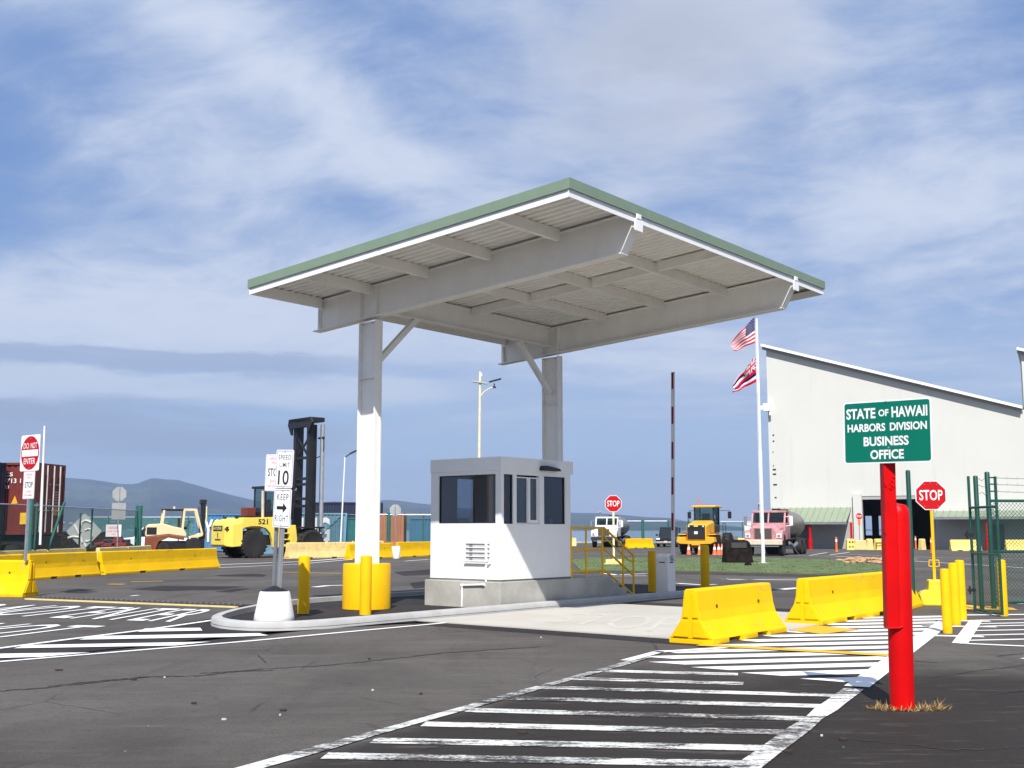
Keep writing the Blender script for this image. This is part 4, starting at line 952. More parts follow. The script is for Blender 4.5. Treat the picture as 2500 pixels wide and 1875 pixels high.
    bolts(o, ((0, 3.94), (0, 3.20)), -.003)
    wrongway(t, .53, .69, .02, 2.77, .0)
    # --- speed limit + keep right, and the wrong way sign beside it, in one concrete planter
    t = thing('sign_planter', 'white cone shaped concrete sign base on the island nose with a black top', 'sign base', P(592 * K, 1342 * K, .06))
    mb = MB(); mb.lathe([(.34, 0), (.355, .03), (.345, .10), (.265, .50), (.25, .52), (.0, .522)], n=36); mb.to('body', WHITE, t, smooth=True)
    mb = MB(); mb.lathe([(.235, .525), (.22, .545), (.06, .61), (.0, .615)], n=32); mb.to('cap', BLACK, t, smooth=True)
    base = t.location
    t = thing('speed_limit_sign', 'white SPEED LIMIT 10 sign above a KEEP RIGHT arrow plate on a leaning post', 'sign', base + Vector((.06, -.06, .58)), -.64); t.rotation_euler = (0, .045, -.64)
    mb = MB(); mb.bar((0, .035, 0), (0, .035, 2.42), .06, .035); mb.bar((-.045, .03, 0), (-.045, .03, 2.4), .012, .03); mb.bar((.045, .03, 0), (.045, .03, 2.4), .012, .03); mb.to('post', GALV, t)
    w, h = .455, .68; zs = 2.09; zk = 1.395
    o = board(t, 'speed_plate', rrect(w, h, .04), 0, zs, .004, SIGNW); border(o, w, h, .035, 0, zs, SIGNK, -.0015)
    textmesh([('SPEED', -.165, .165, zs + .165, zs + .245), ('LIMIT', -.125, .135, zs + .03, zs + .11)], 'lettering', SIGNK, o, -.0015, .002, 1.16)
    textmesh([('10', -.15, .13, zs - .285, zs - .025)], 'number', SIGNK, o, -.0015, .012)
    bolts(o, ((0, zs + .30), (0, zs - .315)), -.001)
    o = board(t, 'keep_right_plate', rrect(w, h, .04), 0, zk, .004, SIGNW); border(o, w, h, .035, 0, zk, SIGNK, -.0015)
    textmesh([('KEEP', -.145, .15, zk + .14, zk + .25), ('RIGHT', -.175, .175, zk - .235, zk - .125)], 'lettering', SIGNK, o, -.0015, .0, 1.16)
    mb = MB(); mb.face([(x, -.0015, zk + z) for x, z in ((-.14, -.025), (.02, -.025), (.02, -.085), (.125, .005), (.02, .095), (.02, .035), (-.14, .035))]); mb.to('arrow', SIGNK, o)
    bolts(o, ((0, zk + .305), (0, zk - .305)), -.001)
    t = thing('wrong_way_sign', 'white wrong way sign half hidden behind the speed limit sign', 'sign', base + Vector((-.06, .08, .58)), -.64); t.rotation_euler = (0, .03, -.64)
    mb = MB(); mb.bar((0, .03, 0), (0, .03, 2.36), .07, .035); mb.to('post', GALVD, t)
    wrongway(t, .46, .66, -.10, 2.03, .0)
    # --- stop sign at the gate
    t = thing('stop_sign', 'red STOP sign on a yellow post in a yellow block by the green gate', 'sign', P(2285, 1478), -.25)
    mb = MB(); mb.prism([(-.30, 0), (.30, 0), (.36, .24), (.30, .30), (.17, .34), (.15, .56), (-.15, .56), (-.17, .34), (-.30, .30), (-.36, .24)], 'y', -.26, .26); mb.to('weighted_base', pm('scuffed_yellow_plastic', (.78, .62, .03), .6, var=.08, dirt=.55, dirtcol=(.16, .13, .06), bump=.2), t, .03)
    mb = MB(); mb.bar((0, .03, .5), (0, .03, 2.5), .06, .05); mb.to('post', YEL, t)
    mb = MB(); mb.tube([(-.02, 0, .98), (-.10, 0, .99), (-.11, 0, .86), (-.02, 0, .84)], .012, 6); mb.tube([(.02, 0, .98), (.10, 0, .99), (.11, 0, .86), (.02, 0, .84)], .012, 6); mb.to('chain_ring', YEL, t)
    o = stopface(t, .352, 0, 2.42, -.005); bolts(o, ((0, 2.70), (-.13, 2.66), (.13, 2.66), (-.14, 2.18), (.14, 2.18), (.03, 2.12)), -.008, .008)
    # --- stop sign behind the railing
    t = thing('stop_sign', 'red STOP sign on a cream post in a cream concrete block behind the yellow railing', 'sign', P(1499, 1384), -.12, None)
    mb = MB(); mb.prism([(-.5, 0), (.5, 0), (.5, .10), (.36, .20), (.36, .33), (-.36, .33), (-.36, .20), (-.5, .10)], 'y', -.35, .35); mb.to('concrete_base', CREAM, t, .02)
    mb = MB(); mb.bar((0, .03, .3), (0, .03, 2.95), .085, .05); mb.to('post', pm('cream_post_paint', (.74, .68, .42), .6), t)
    stopface(t, .40, 0, 2.84, -.005)
    # --- small stop sign at the warehouse door
    t = thing('stop_sign', 'small distant STOP sign at the left side of the warehouse doorway', 'sign', (29.2, 96.5, 0))
    mb = MB(); mb.prism([(-.55, 0), (.55, 0), (.45, .80), (-.45, .80)], 'y', -.3, .3); mb.to('concrete_base', CREAM, t, .03)
    mb = MB(); mb.bar((0, 0, .7), (0, 0, 2.9), .05, .05); mb.to('post', GALVD, t)
    mb = MB(); mb.box(-.10, -.05, 2.05, .10, -.03, 2.50); mb.to('orange_plate', ORANGE, t)
    stopface(t, .30, 0, 2.80, -.06)
    # --- backs of stop signs
    t = thing('octagonal_sign', 'grey back of an octagonal sign with a square plate on the left fence', 'sign', (-20.6, 60, 0), .05)
    mb = MB(); mb.bar((0, .03, .8), (0, .03, 3.9), .07, .05); mb.to('post', GALV, t)
    board(t, 'octagon_back', octagon(.39), 0, 3.53, .004, SIGNB); board(t, 'plate_back', rrect(.72, .86, .03), 0, 2.63, .004, SIGNB)
    mb = MB(); mb.bar((0.02, -.02, 3.15), (.02, -.02, 3.88), .03, .015); mb.to('stiffener', GALVD, t)
    t = thing('octagonal_sign', 'grey back of an octagonal sign in a white bucket beside the near column', 'sign', P(968, 1364), 0)
    mb = MB(); mb.lathe([(.20, 0), (.215, .03), (.25, .70), (.235, .72), (0, .715)], n=28); o = mb.to('bucket', WHITE, t, smooth=True); o.rotation_euler = (.0, -.06, 0)
    mb = MB(); mb.bar((0, 0, .6), (-.12, 0, 2.98), .06, .04); mb.to('post', GALVD, t)
    board(t, 'octagon_back', octagon(.35), -.1, 2.80, .004, SIGNB, y=-.03)
    mb = MB(); mb.bar((-.1, -.04, 2.5), (-.105, -.04, 3.1), .02, .012); mb.to('stiffener', GALVD, t)
    # --- danger plates on the fences
    for lab, loc, w in (('pale DANGER plate on the left chain link fence', (-20.2, 58.2, 1.62), .78), ('pale DANGER plate on the fence right of the keep right sign', (-15.3, 77.2, 1.86), .72)):
        t = thing('danger_sign', lab, 'sign', loc, 0, 'danger plates on the fences')
        o = board(t, 'plate', rrect(w, w * .78, .02), 0, 0, .004, pm('faded_plate_white', (.74, .68, .69), .6, var=.03))
        textmesh([('DANGER', -w * .32, w * .32, w * .10, w * .27)], 'lettering', SIGNP, o, -.002, .02)
        textmesh([('KEEP CLEAR', -w * .40, w * .40, -w * .10, w * .0), ('24 HR', -w * .12, w * .12, -w * .28, -w * .18)], 'small_lettering', SIGNP, o, -.002)
    o = board(None, 'notice_plate', rrect(.30, .72, .02), 0, 0, .004, pm('faded_plate_white', (.74, .68, .69), .6)); o.location = (-15.7, 77.1, 2.55); tag(o, 'narrow faded notice plate on the fence above the DANGER plate', 'sign')
    # --- grey diamond panel with white strokes
    t = thing('diamond_panel', 'grey diamond panel with white tape strokes standing behind the left fence', 'panel', (-21.4, 57.4, 0), -.05)
    o = board(t, 'panel', rrect(1.30, 1.30, .10), 0, 1.58, .01, pm('grey_diamond_panel', (.36, .39, .38), .5, var=.05), rot=math.pi / 4)
    mb = MB(); f = lambda x, y: ((x - 840) / 175. * .92, -.02, 1.58 - (y - 1180) / 175. * .92)
    mb.tube([f(745, 1115), f(800, 1210), f(832, 1285)], .05, 8); mb.tube([f(690, 1240), f(740, 1228), f(815, 1236)], .05, 8)
    mb.tube([f(812, 1185), f(806, 1150), f(818, 1095), f(850, 1075), f(880, 1082), f(905, 1095)], .05, 8); mb.tube([f(850, 1170), f(880, 1155), f(905, 1160), f(922, 1185), f(925, 1225), f(910, 1260), f(880, 1275), f(862, 1268)], .042, 8); mb.tube([f(850, 1290), f(868, 1325)], .05, 8)
    mb.to('tape_stroke', pm('tape_white', (.66, .68, .66), .5), t, smooth=True)
signs()

# ================================================================== WAREHOUSE
def warehouse():
    PH = math.radians(25.5); cs, sn = math.cos(PH), math.sin(PH); CX_, CY_ = 23.60, 104.5
    t = thing('warehouse', 'big pale warehouse with a sloping roof edge and a dark open doorway', 'warehouse', (CX_, CY_, 0), -PH)
    def LS(x): m = x / 100.; return (CY_ * m - CX_) / (cs + m * sn)     # sight line (offset at 100 m) -> metres along the front wall
    def ZZ(x, z): return EYE + (z - EYE) * (CY_ - LS(x) * sn) / 100.
    L = LS; xl, xr, xm = 0., 62., (L(45.05) + .15); D = 45.
    z0, zm = ZZ(22.65, 17.75), ZZ(44.9, 12.15); zm2 = ZZ(45.2, 17.4); sl = (z0 - zm) / xm
    def ztop(x): return z0 - x * sl if x < xm else zm2 - (x - xm) * sl
    dx0, dx1, dz = L(30.6), L(36.5), ZZ(33, 4.62)
    mb = MB()
    def wall(pts): mb.prism(pts, 'y', 0, .3)
    wall([(xl, -.3), (dx0, -.3), (dx0, ztop(dx0)), (xl, z0)]); wall([(dx0, dz), (dx1, dz), (dx1, ztop(dx1)), (dx0, ztop(dx0))])
    wall([(dx1, -.3), (xm, -.3), (xm, zm), (dx1, ztop(dx1))]); wall([(xm, -.3), (xr, -.3), (xr, ztop(xr)), (xm, zm2)])
    mb.box(xl, .3, -.3, xl + .3, D, z0 - .1); mb.box(xr - .3, .3, -.3, xr, D, ztop(xr)); mb.box(xm - .1, .3, zm - .2, xm + .2, D, zm2 - .1)
    mb.to('wall', WALLC, t)
    mb = MB(); w = [(1.7, 2.5), (3.3, 4.1)]
    mb.box(xl + .3, D - .3, -.3, w[0][0], D, 12); mb.box(w[0][1], D - .3, -.3, w[1][0], D, 12); mb.box(w[1][1], D - .3, -.3, xr - .3, D, 12)
    for a, c in w: mb.box(a, D - .3, -.3, c, D, 1.0); mb.box(a, D - .3, 3.4, c, D, 12)
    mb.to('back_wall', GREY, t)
    mb = MB(); mb.box(xl + .3, .3, -.02, xr - .3, D - .3, .02); mb.to('floor_slab', pm('dark_floor', (.05, .05, .05), .6), t)
    for a, c, za, zc in ((-.35, xm - .12, z0, zm), (xm - .3, xr + .5, zm2, ztop(xr))):
        mb = MB(); mb.prism([(a, za + .12), (c, zc + .12), (c, zc + .28), (a, za + .28)], 'y', -.5, D + .5); o = mb.to('roof', GREENR, t)
        mb = MB(); mb.prism([(a, za + .06), (c, zc + .06), (c, zc + .30), (a, za + .30)], 'y', -.62, -.501); mb.to('gutter', STEELW, o)
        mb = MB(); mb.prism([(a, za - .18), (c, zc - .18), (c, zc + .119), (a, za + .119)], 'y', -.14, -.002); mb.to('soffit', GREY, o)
    mb = MB(); mb.box(dx0 - .75, -.35, -.3, dx0, -.001, dz + .2); mb.to('door_jamb', WALLC, t); mb = MB(); mb.box(dx1, -.25, -.3, dx1 + .35, -.001, dz); mb.to('door_jamb', GALV, t)
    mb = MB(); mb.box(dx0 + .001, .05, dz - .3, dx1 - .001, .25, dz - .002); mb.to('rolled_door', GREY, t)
    # lean-to awnings: ribbed roofs on posts
    for x0, x1, zt, zf, dep in ((.15, dx0 - .95, ZZ(26, 3.52), ZZ(26, 2.28), 3.0), (dx1 + .5, 50, ZZ(40, 3.25), ZZ(40, 2.72), 2.6)):
        left = x0 < 5
        mb = MB(); mb.prism([(-dep, zf), (-.02, zt), (-.02, zt + .06), (-dep, zf + .06)], 'x', x0, x1)
        x = x0
        while x < x1: mb.prism([(-dep, zf + .061), (-.02, zt + .061), (-.02, zt + .13), (-dep, zf + .13)], 'x', x, x + .06); x += .55
        o = mb.to('awning', GREENR, t)
        mb = MB(); mb.box(x0 - .05, -dep - .16, zf - .16, x1 + .05, -dep - .001, zf + .05); mb.to('awning_gutter', GALVD, o)
        mb = MB(); mb.box(x0 + .1, -.10, -.3, x1 - .1, -.0011, zf + .1); mb.to('awning_shade_wall', GREY, t)  # grey sheet on the wall: the awning's shade is put into its colour
        dxx = x0 + (x1 - x0) * (.32 if left else .12)
        mb = MB(); mb.box(dxx, -.15, 0, dxx + 1.0, -.101, 2.1); mb.to('side_door', pm('dark_steel_door', (.12, .12, .13), .5), t)
        for px in ((L(25.9) + .6, L(28.9) + 1.1) if left else (L(41.5), L(50))):
            mb = MB(); mb.cyl((px, -dep + .15, 0), (px, -dep + .15, zf), .10, n=12); mb.cyl((px, -dep + .15, -.2), (px, -dep + .15, .95), .17, n=12); mb.to('awning_post', REDP, t, smooth=True)
    # camera box and small vents at the corner
    mb = MB(); mb.box(-.3, -.6, 12.5, .35, -.001, 13.2); mb.cyl((-.4, -.7, 12.8), (-.4, -.3, 12.8), .2); mb.cyl((.3, -.4, 12.1), (.3, -.4, 12.5), .12); mb.to('camera_box', WHITE, t)
    for x, z, w_ in ((.45, 10.25, .14), (.45, 9.7, .14), (.38, 8.7, .06), (.38, 7.45, .06), (.45, 7.1, .3), (.45, 6.68, .3), (.48, 5.72, .34), (.5, 4.55, .16)):
        mb = MB(); mb.box(x - w_ / 2, -.05, z, x + w_ / 2, -.001, z + .1); mb.to('vent', BLACK, t)
warehouse()


# ================================================================== FENCES
def fence(name, label, pts, z0, z1, post_at, mesh, rail=TEAL, r=.035, topr=GALV, group=None):
    t = thing(name, label, 'fence', (0, 0, 0), 0, group)
    V_ = [Vector((*p, 0)) for p in pts]
    for a, c in zip(V_, V_[1:]):
        MB().tube([a + Vector((0, 0, z1)), c + Vector((0, 0, z1))], r * .8, 8).to('top_rail', topr, t, smooth=True)
        d = c - a; mb = MB(); mb.face([(0, 0, z0), (d.length, 0, z0), (d.length, 0, z1), (0, 0, z1)]); o = mb.to('mesh_panel', mesh, t); o.location = a; o.rotation_euler = (0, 0, math.atan2(d.y, d.x))
    for p in post_at:
        dx, dy, b, h, rr = p; MB().cyl((dx, dy, b), (dx, dy, h), rr, n=10).to('post', rail, t, smooth=True)
    return t
fence('chain_link_fence', 'long chain link fence on cream barriers at the left with green posts', [(-21.3, 40.5), (-20.35, 45.75), (-20.0, 48.9), (-20.0, 54.5), (-20.1, 61.8)], .8, 2.68,
      [(-20.05, 47.8, .8, 2.95, .085), (-20.15, 48.6, .8, 2.8, .07), (-20.0, 54.6, .8, 2.7, .04), (-20.0, 61.6, .8, 2.95, .13), (-20.25, 62.0, .8, 2.95, .11), (-20.7, 55.0, .8, 2.45, .045)], MESHF)
MB().cyl((-19.85, 49.2, .8), (-19.35, 49.5, 2.85), .06, n=10).to('leaning_post', TEAL, None, smooth=True)
tag(bpy.data.objects['leaning_post'], 'leaning pale teal post propped at the left fence gap', 'post')
fence('chain_link_fence', 'chain link fence on barriers behind the near canopy column', [(-16.9, 77.0), (-11.0, 82.6), (-4.0, 83.0)], .85, 2.75, [(-14.75, 79.0, .8, 2.75, .035), (-10.9, 82.6, .8, 2.75, .05), (-8.9, 82.8, .8, 2.9, .15), (-6.4, 82.9, .8, 2.75, .05), (-5.3, 82.95, .8, 2.3, .05)], MESHF)
fence('chain_link_fence', 'far teal screened fence beyond the parked white cars at the left', [(-42, 112), (-24, 112)], .1, 2.9, [(-42 + 2.6 * i, 112, 0, 3.0, .05) for i in range(8)], MESHT)
fence('chain_link_fence', 'far teal fence beside the white tanker truck', [(10.4, 122), (16.6, 122), (21.5, 124)], 0, 2.6, [(10.4, 122, 0, 2.5, .05), (13.9, 122, 0, 2.7, .16), (16.6, 122, 0, 2.7, .10), (18.9, 122.9, 0, 2.8, .10), (19.6, 123.2, 0, 2.8, .10)], MESHF)
fence('chain_link_fence', 'far thin fence between the yellow loader and the pink truck', [(19.5, 128), (30, 128)], 0, 2.6, [(19.8, 128, 0, 2.6, .05), (23, 128, 0, 2.6, .05), (25.7, 128, 0, 2.6, .05)], MESHF)
for i, (x, z, w, h) in enumerate(((22.05, .72, .75, 1.1), (25.9, 1.1, .8, 1.0))):
    o = MB().box(x, 127.85, z + .4, x + w, 127.95, z + .4 + h).to('notice_plate', SIGNW); tag(o, ('tall' if i == 0 else 'square') + ' white notice plate on the far fence left of the pink truck', 'sign')
MB().cyl(AT(98, 1330, 48.4), AT(109, 1040, 48.4), .055, .04, 10).to('white_pole', WHITE, None, smooth=True); tag(bpy.data.objects['white_pole'], 'tall thin white pole rising from the left fence beside the red container', 'pole')


def right_gate():
    t = thing('swing_gate', 'dark green chain link gate leaf standing open beside the three bollards', 'gate', (0, 0, 0))
    a, c = Vector((9.33, 22.85, 0)), Vector((9.36, 21.75, 0))
    a = P(2380.7, 1496); c = P(2447.5, 1507); d = c - a; zt = 2.40
    for p, h in ((a, 2.74), (c, 2.68)): MB().cyl(p + Vector((0, 0, .04)), p + Vector((0, 0, h)), .028, n=10).to('frame_post', DGREEN, t, smooth=True)
    for z in (.07, 1.18, 2.10): MB().cyl(a + Vector((0, 0, z)), c + Vector((0, 0, z)), .026, n=10).to('frame_rail', DGREEN, t, smooth=True)
    mb = MB(); mb.face([(0, 0, .07), (d.length, 0, .07), (d.length, 0, 2.10), (0, 0, 2.10)]); o = mb.to('mesh_panel', MESHG, t); o.location = a; o.rotation_euler = (0, 0, math.atan2(d.y, d.x))
    for z in (1.55, .45):
        mb = MB(); mb.box(a.x - .12, a.y - .03, z - .03, a.x + .03, a.y + .03, z + .03); mb.cyl((a.x - .08, a.y, z - .08), (a.x - .08, a.y, z + .08), .02, n=8); mb.to('hinge', BLACK, t)
    t = thing('chain_link_fence', 'dark green chain link fence with barbed wire at the right photo edge', 'fence', (0, 0, 0))
    p1, p2 = P(2398, 1490), P(2427, 1487); p3 = p2 + Vector((9, 1.2, 0))
    for p, h, r in ((p1, 2.76, .048), (p2, 2.86, .052), (p3, 2.8, .05)): MB().lathe([(r, 0), (r, h), (r * .8, h + .02), (0, h + .03)], p, 16).to('post', DGREEN, t, smooth=True)
    for z in (2.27, 1.20, .14): MB().cyl(p2 + Vector((0, 0, z)), p3 + Vector((0, 0, z)), .028, n=8).to('rail', DGREEN, t, smooth=True)
    d = p3 - p2; mb = MB(); mb.face([(0, 0, .1), (d.length, 0, .1), (d.length, 0, 2.27), (0, 0, 2.27)]); o = mb.to('mesh_panel', MESHG, t); o.location = p2; o.rotation_euler = (0, 0, math.atan2(d.y, d.x))
    wire = pm('barbed_wire', (.16, .18, .17), .5, .4)
    for z in (2.47, 2.62, 2.76):
        mb = MB(); mb.tube([p2 + d * (i / 12) + Vector((0, 0, z - .02 * math.sin(i * 1.7))) for i in range(13)], .006, 5)
        for i in range(40):
            q = p2 + d * (i / 40) + Vector((0, 0, z)); mb.cyl(q + Vector((-.02, 0, -.03)), q + Vector((.02, 0, .03)), .003, n=4)
        mb.to('barbed_wire', wire, t)
        mb = MB(); mb.tube([p1 + (p2 - p1) * (i / 4) + Vector((0, 0, z - .05 + .03 * math.sin(i * 2.5 + z * 9))) for i in range(5)], .005, 5); mb.to('barbed_wire', wire, t)
        mb = MB(); mb.bar(p2 + Vector((.03, 0, z)), p2 + Vector((.14, 0, z)), .02, .03); mb.to('wire_clip', DGREEN, t)
    p = P(2231, 1482)
    mb = MB(); mb.lathe([(.05, 0), (.05, 2.92), (.04, 2.95), (0, 2.96)], n=18); o = mb.to('gate_post', DGREEN, smooth=True); o.location = p; tag(o, 'tall lone dark green pipe post between the red pipe and the STOP sign', 'post')
right_gate()


# ================================================================== CONTAINERS
def container(label, loc, rz, L, Hh, rgb, name_txt=None, doors=False, z=0., marks=None, wd=2.44, group='shipping containers'):
    t = thing('shipping_container', label, 'container', (loc[0], loc[1], z), rz, group)
    m = pm('container_%03d_%03d_%03d' % tuple(int(x * 255) for x in rgb), rgb, .55, var=.12, scale=.8, dirt=.35, dirtcol=tuple(x * .45 + .03 for x in rgb))
    # side panels corrugated, long axis on x, near side on y = 0
    mb = MB(); n = int(L / .28); pr = []
    for i in range(n):
        x = .1 + (L - .2) * i / n; s = (L - .2) / n; pr += [(x, 0), (x + s * .35, 0), (x + s * .5, .04), (x + s * .85, .04)]
    pr.append((L - .1, 0))
    for y0, f in ((.05, 1), (wd - .05, -1)):
        A = [mb.b.verts.new((p[0], y0 + f * p[1], .15)) for p in pr]; B = [mb.b.verts.new((p[0], y0 + f * p[1], Hh - .1)) for p in pr]
        for i in range(len(pr) - 1): mb.b.faces.new([A[i], A[i + 1], B[i + 1], B[i]])
    mb.to('side_panel', m, t)
    mb = MB(); w = .13
    for x in (0, L - w):
        for y in (0, wd - w): mb.box(x, y, 0, x + w, y + w, Hh)
    for y in (0, wd - w): mb.box(w, y, 0, L - w, y + w, .15); mb.box(w, y, Hh - .1, L - w, y + w * .6, Hh - .002)
    for x in (0, L - w): mb.box(x, w, 0, x + w, wd - w, .15); mb.box(x, w, Hh - .12, x + w, wd - w, Hh - .002)
    mb.to('frame', m, t)
    mb = MB(); mb.box(.02, .02, Hh - .06, L - .02, wd - .02, Hh - .03); mb.to('roof', m, t)
    for x in (.03, L - .06):
        mb = MB(); mb.box(x, w, .15, x + .03, wd - w, Hh - .12)
        if not (doors and x > 1):
            s = 1 if x > 1 else -1
            for i in range(9): y = w + .1 + i * .24; mb.box(x + (.03 if s > 0 else -.03), y, .2, x + (.06 if s > 0 else 0), y + .12, Hh - .2)
        mb.to('end_panel', m, t)
    if doors:
        for y in (.45, .9, 1.45, 1.95):
            mb = MB(); mb.cyl((L + .03, y, .1), (L + .03, y, Hh - .08), .035, n=8); mb.box(L + .01, y - .10, Hh * .33, L + .05, y + .25, Hh * .33 + .05); mb.to('lock_rod', pm('pale_steel_rod', (.55, .5, .45), .5), t)
        for y, z_, w_, h_ in ((1.62, 2.2, .5, .12), (1.1, 2.2, .25, .12), (1.1, 1.15, .22, .5), (1.6, 1.15, .35, .9)):
            mb = MB()
            for i in range(max(1, int(h_ / .12))): mb.box(L - .004, y, z_ + i * .12, L + .008, y + w_ * .8, z_ + i * .12 + .06)
            mb.to('stencil', pm('faded_stencil', (.34, .24, .24), .7), t)
        mb = MB(); mb.box(L - .004, 1.55, .85, L + .008, 1.85, 1.15); mb.to('hazard_label', pm('label_orange', (.75, .35, .02), .6), t)
    if marks: marks(t)
    return t
def yard():
    def redmarks(t):
        textmesh([('CS', 4.55, 4.95, 2.55, 2.72), ('9713 1', 4.5, 5.35, 2.25, 2.45), ('43', 4.55, 4.8, 2.0, 2.16)], 'container_code', SIGNW, t, .035)
        mb = MB(); mb.prism([(4.95, 1.35), (5.25, 1.35), (5.1, 1.7)], 'y', .03, .04); mb.to('warning_triangle', pm('label_orange', (.75, .35, .02), .6), t)
        mb = MB(); mb.box(5.4, .03, .45, 5.75, .04, .95); mb.to('yellow_label', pm('label_yellow', (.8, .5, .02), .6), t)
    zc = 1.45
    container('dark red container with pale lock rods on its doors behind the do not enter sign', (-26.9, 51.0), -.15, 6.06, 3.15, (.15, .024, .02), doors=True, z=zc, marks=redmarks)
    container('navy blue container at the left photo edge beside the red one', (-28.55, 48.55), -.15, 6.06, 3.12, (.014, .022, .055), z=zc, marks=lambda t: [MB().box(6.06 - .012, .35 + i * .0, 1.3 + i * .35, 6.075, .95, 1.38 + i * .35).to('stencil', SIGNW, t) for i in range(3)])
    for lab, x, y in (('dark chassis trailer carrying the red container', -26.9, 51.0), ('dark chassis trailer carrying the navy container', -28.55, 48.55)):
        t = thing('chassis_trailer', lab, 'trailer', (x, y, 0), -.15)
        mb = MB(); mb.box(0, .35, 1.15, 6, .6, 1.445); mb.box(0, 1.85, 1.15, 6, 2.1, 1.445)
        for i in range(5): mb.box(.3 + i * 1.2, .601, 1.2, .45 + i * 1.2, 1.849, 1.4)
        mb.box(-.02, .1, .55, .2, 2.34, 1.4); mb.box(5.85, .1, .55, 6.06, 2.34, 1.4); mb.to('frame', BLACK, t)
        for xx in (3.6, 4.9):
            for yy in (.05, 1.85): MB().lathe([(.25, 0), (.48, .02), (.5, .1), (.5, .45), (.48, .53), (.25, .55)], (xx, yy, .5), 24, 'y').to('wheel', RUB, t, smooth=True)
    def young(x0, x1, z0, z1):
        def f(t):
            textmesh([('YOUNG', x0, x1, z0, z1)], 'lettering', SIGNW, t, .03, .03)
        return f
    container('blue container with tall white lettering behind the forklift and container truck', (-24.9, 90), 0.02, 6.06, 2.9, (.065, .20, .38), marks=young(.75, 4.2, .7, 2.5))
    container('pale blue container with big white letters right of the keep right sign', (-17.6, 80.9), -.48 + .48 + .12, 5.9, 2.85, (.13, .27, .37), marks=young(.2, 4.7, .75, 2.55))
    rows = [((.02, .16, .16), 'teal green container end just left of the near canopy column', -11.55, 88.3), ((.45, .16, .07), 'rusty orange container end right of the near canopy column', -9.4, 90.6),
            ((.045, .155, .27), 'bright blue corrugated container beside the dark green one', -6.7, 91.5), ((.02, .08, .05), 'dark green container nearest the left side of the booth', -4.1, 89.0)]
    for rgb, lab, x, y in rows: container(lab, (x - 1.5, y), 0.0, 2.35 if 'orange' in lab or 'blue' in lab else 2.2, 2.95 if 'green' not in lab else 2.6, rgb)
    container('dark navy container stacked behind the pale blue lettered container', (-17.0, 95.5), 0.05, 6.06, 3.95, (.012, .02, .05), z=0)
    # machine and cars behind the left fence
    t = thing('farm_implement', 'small red folded machine behind the grey diamond panel', 'machine', (-22.6, 65.2, .0)); t.scale = (.75, .75, .9)
    mb = MB(); mb.bar((-.9, 0, .9), (1.0, 0, .95), .2, .2); mb.bar((-.2, 0, .5), (.25, 0, 1.45), .2, .25); mb.bar((.6, 0, .5), (.5, 0, 1.5), .15, .2); mb.bar((-1.4, 0, .95), (-.7, 0, 1.05), .3, .15); mb.to('red_arm', pm('machine_red', (.22, .012, .03), .6), t, .02)
    mb = MB(); mb.box(-1.8, .3, .0, 1.9, 1.0, .85); mb.box(-1.0, .4, .85, 1.0, .9, 1.25); mb.to('chassis', BLACK, t, .05)
yard()


# ================================================================== VEHICLES
def wheel(t, x, y, r, w, rim=GALV, hub=.55, name='wheel', lugs=0, face=-1):
    """axle along y; face: side the rim is seen from"""
    mb = MB(); s = w / 2
    mb.lathe([(r * hub, -s * .8), (r * .80, -s), (r * .95, -s * .9), (r, -s * .6), (r, s * .6), (r * .95, s * .9), (r * .80, s), (r * hub, s * .8)], (x, y, r), 32, 'y')
    if lugs:
        for i in range(lugs):
            a = 2 * math.pi * i / lugs
            for sd in (-1, 1):
                c = Vector((x + math.cos(a) * r * .985, y + sd * s * .45, r + math.sin(a) * r * .985)); ra = Vector((math.cos(a), 0, math.sin(a))); ta = Vector((-math.sin(a), 0, math.cos(a)))
                q = [c + ra * e * .05 * r + (Vector((0, 1, 0)) * f * s * .5 + ta * (f * sd * .08 * r)) + ta * g * .055 * r for e in (-1, 1) for f, g in ((-1, -1), (1, -1), (1, 1), (-1, 1))]
                mb.loft([q[:4], q[4:]])
    o = mb.to(name, RUB, t, smooth=True)
    mb = MB(); mb.lathe([(r * hub * 1.02, -s * .55), (r * hub * .9, -s * .70), (r * .28, -s * .35), (r * .24, -s * .75), (0, -s * .78)] if face < 0 else [(r * hub * 1.02, s * .55), (r * hub * .9, s * .70), (r * .28, s * .35), (r * .24, s * .75), (0, s * .78)], (x, y, r), 24, 'y')
    mb.to('rim', rim, o, smooth=True); return o


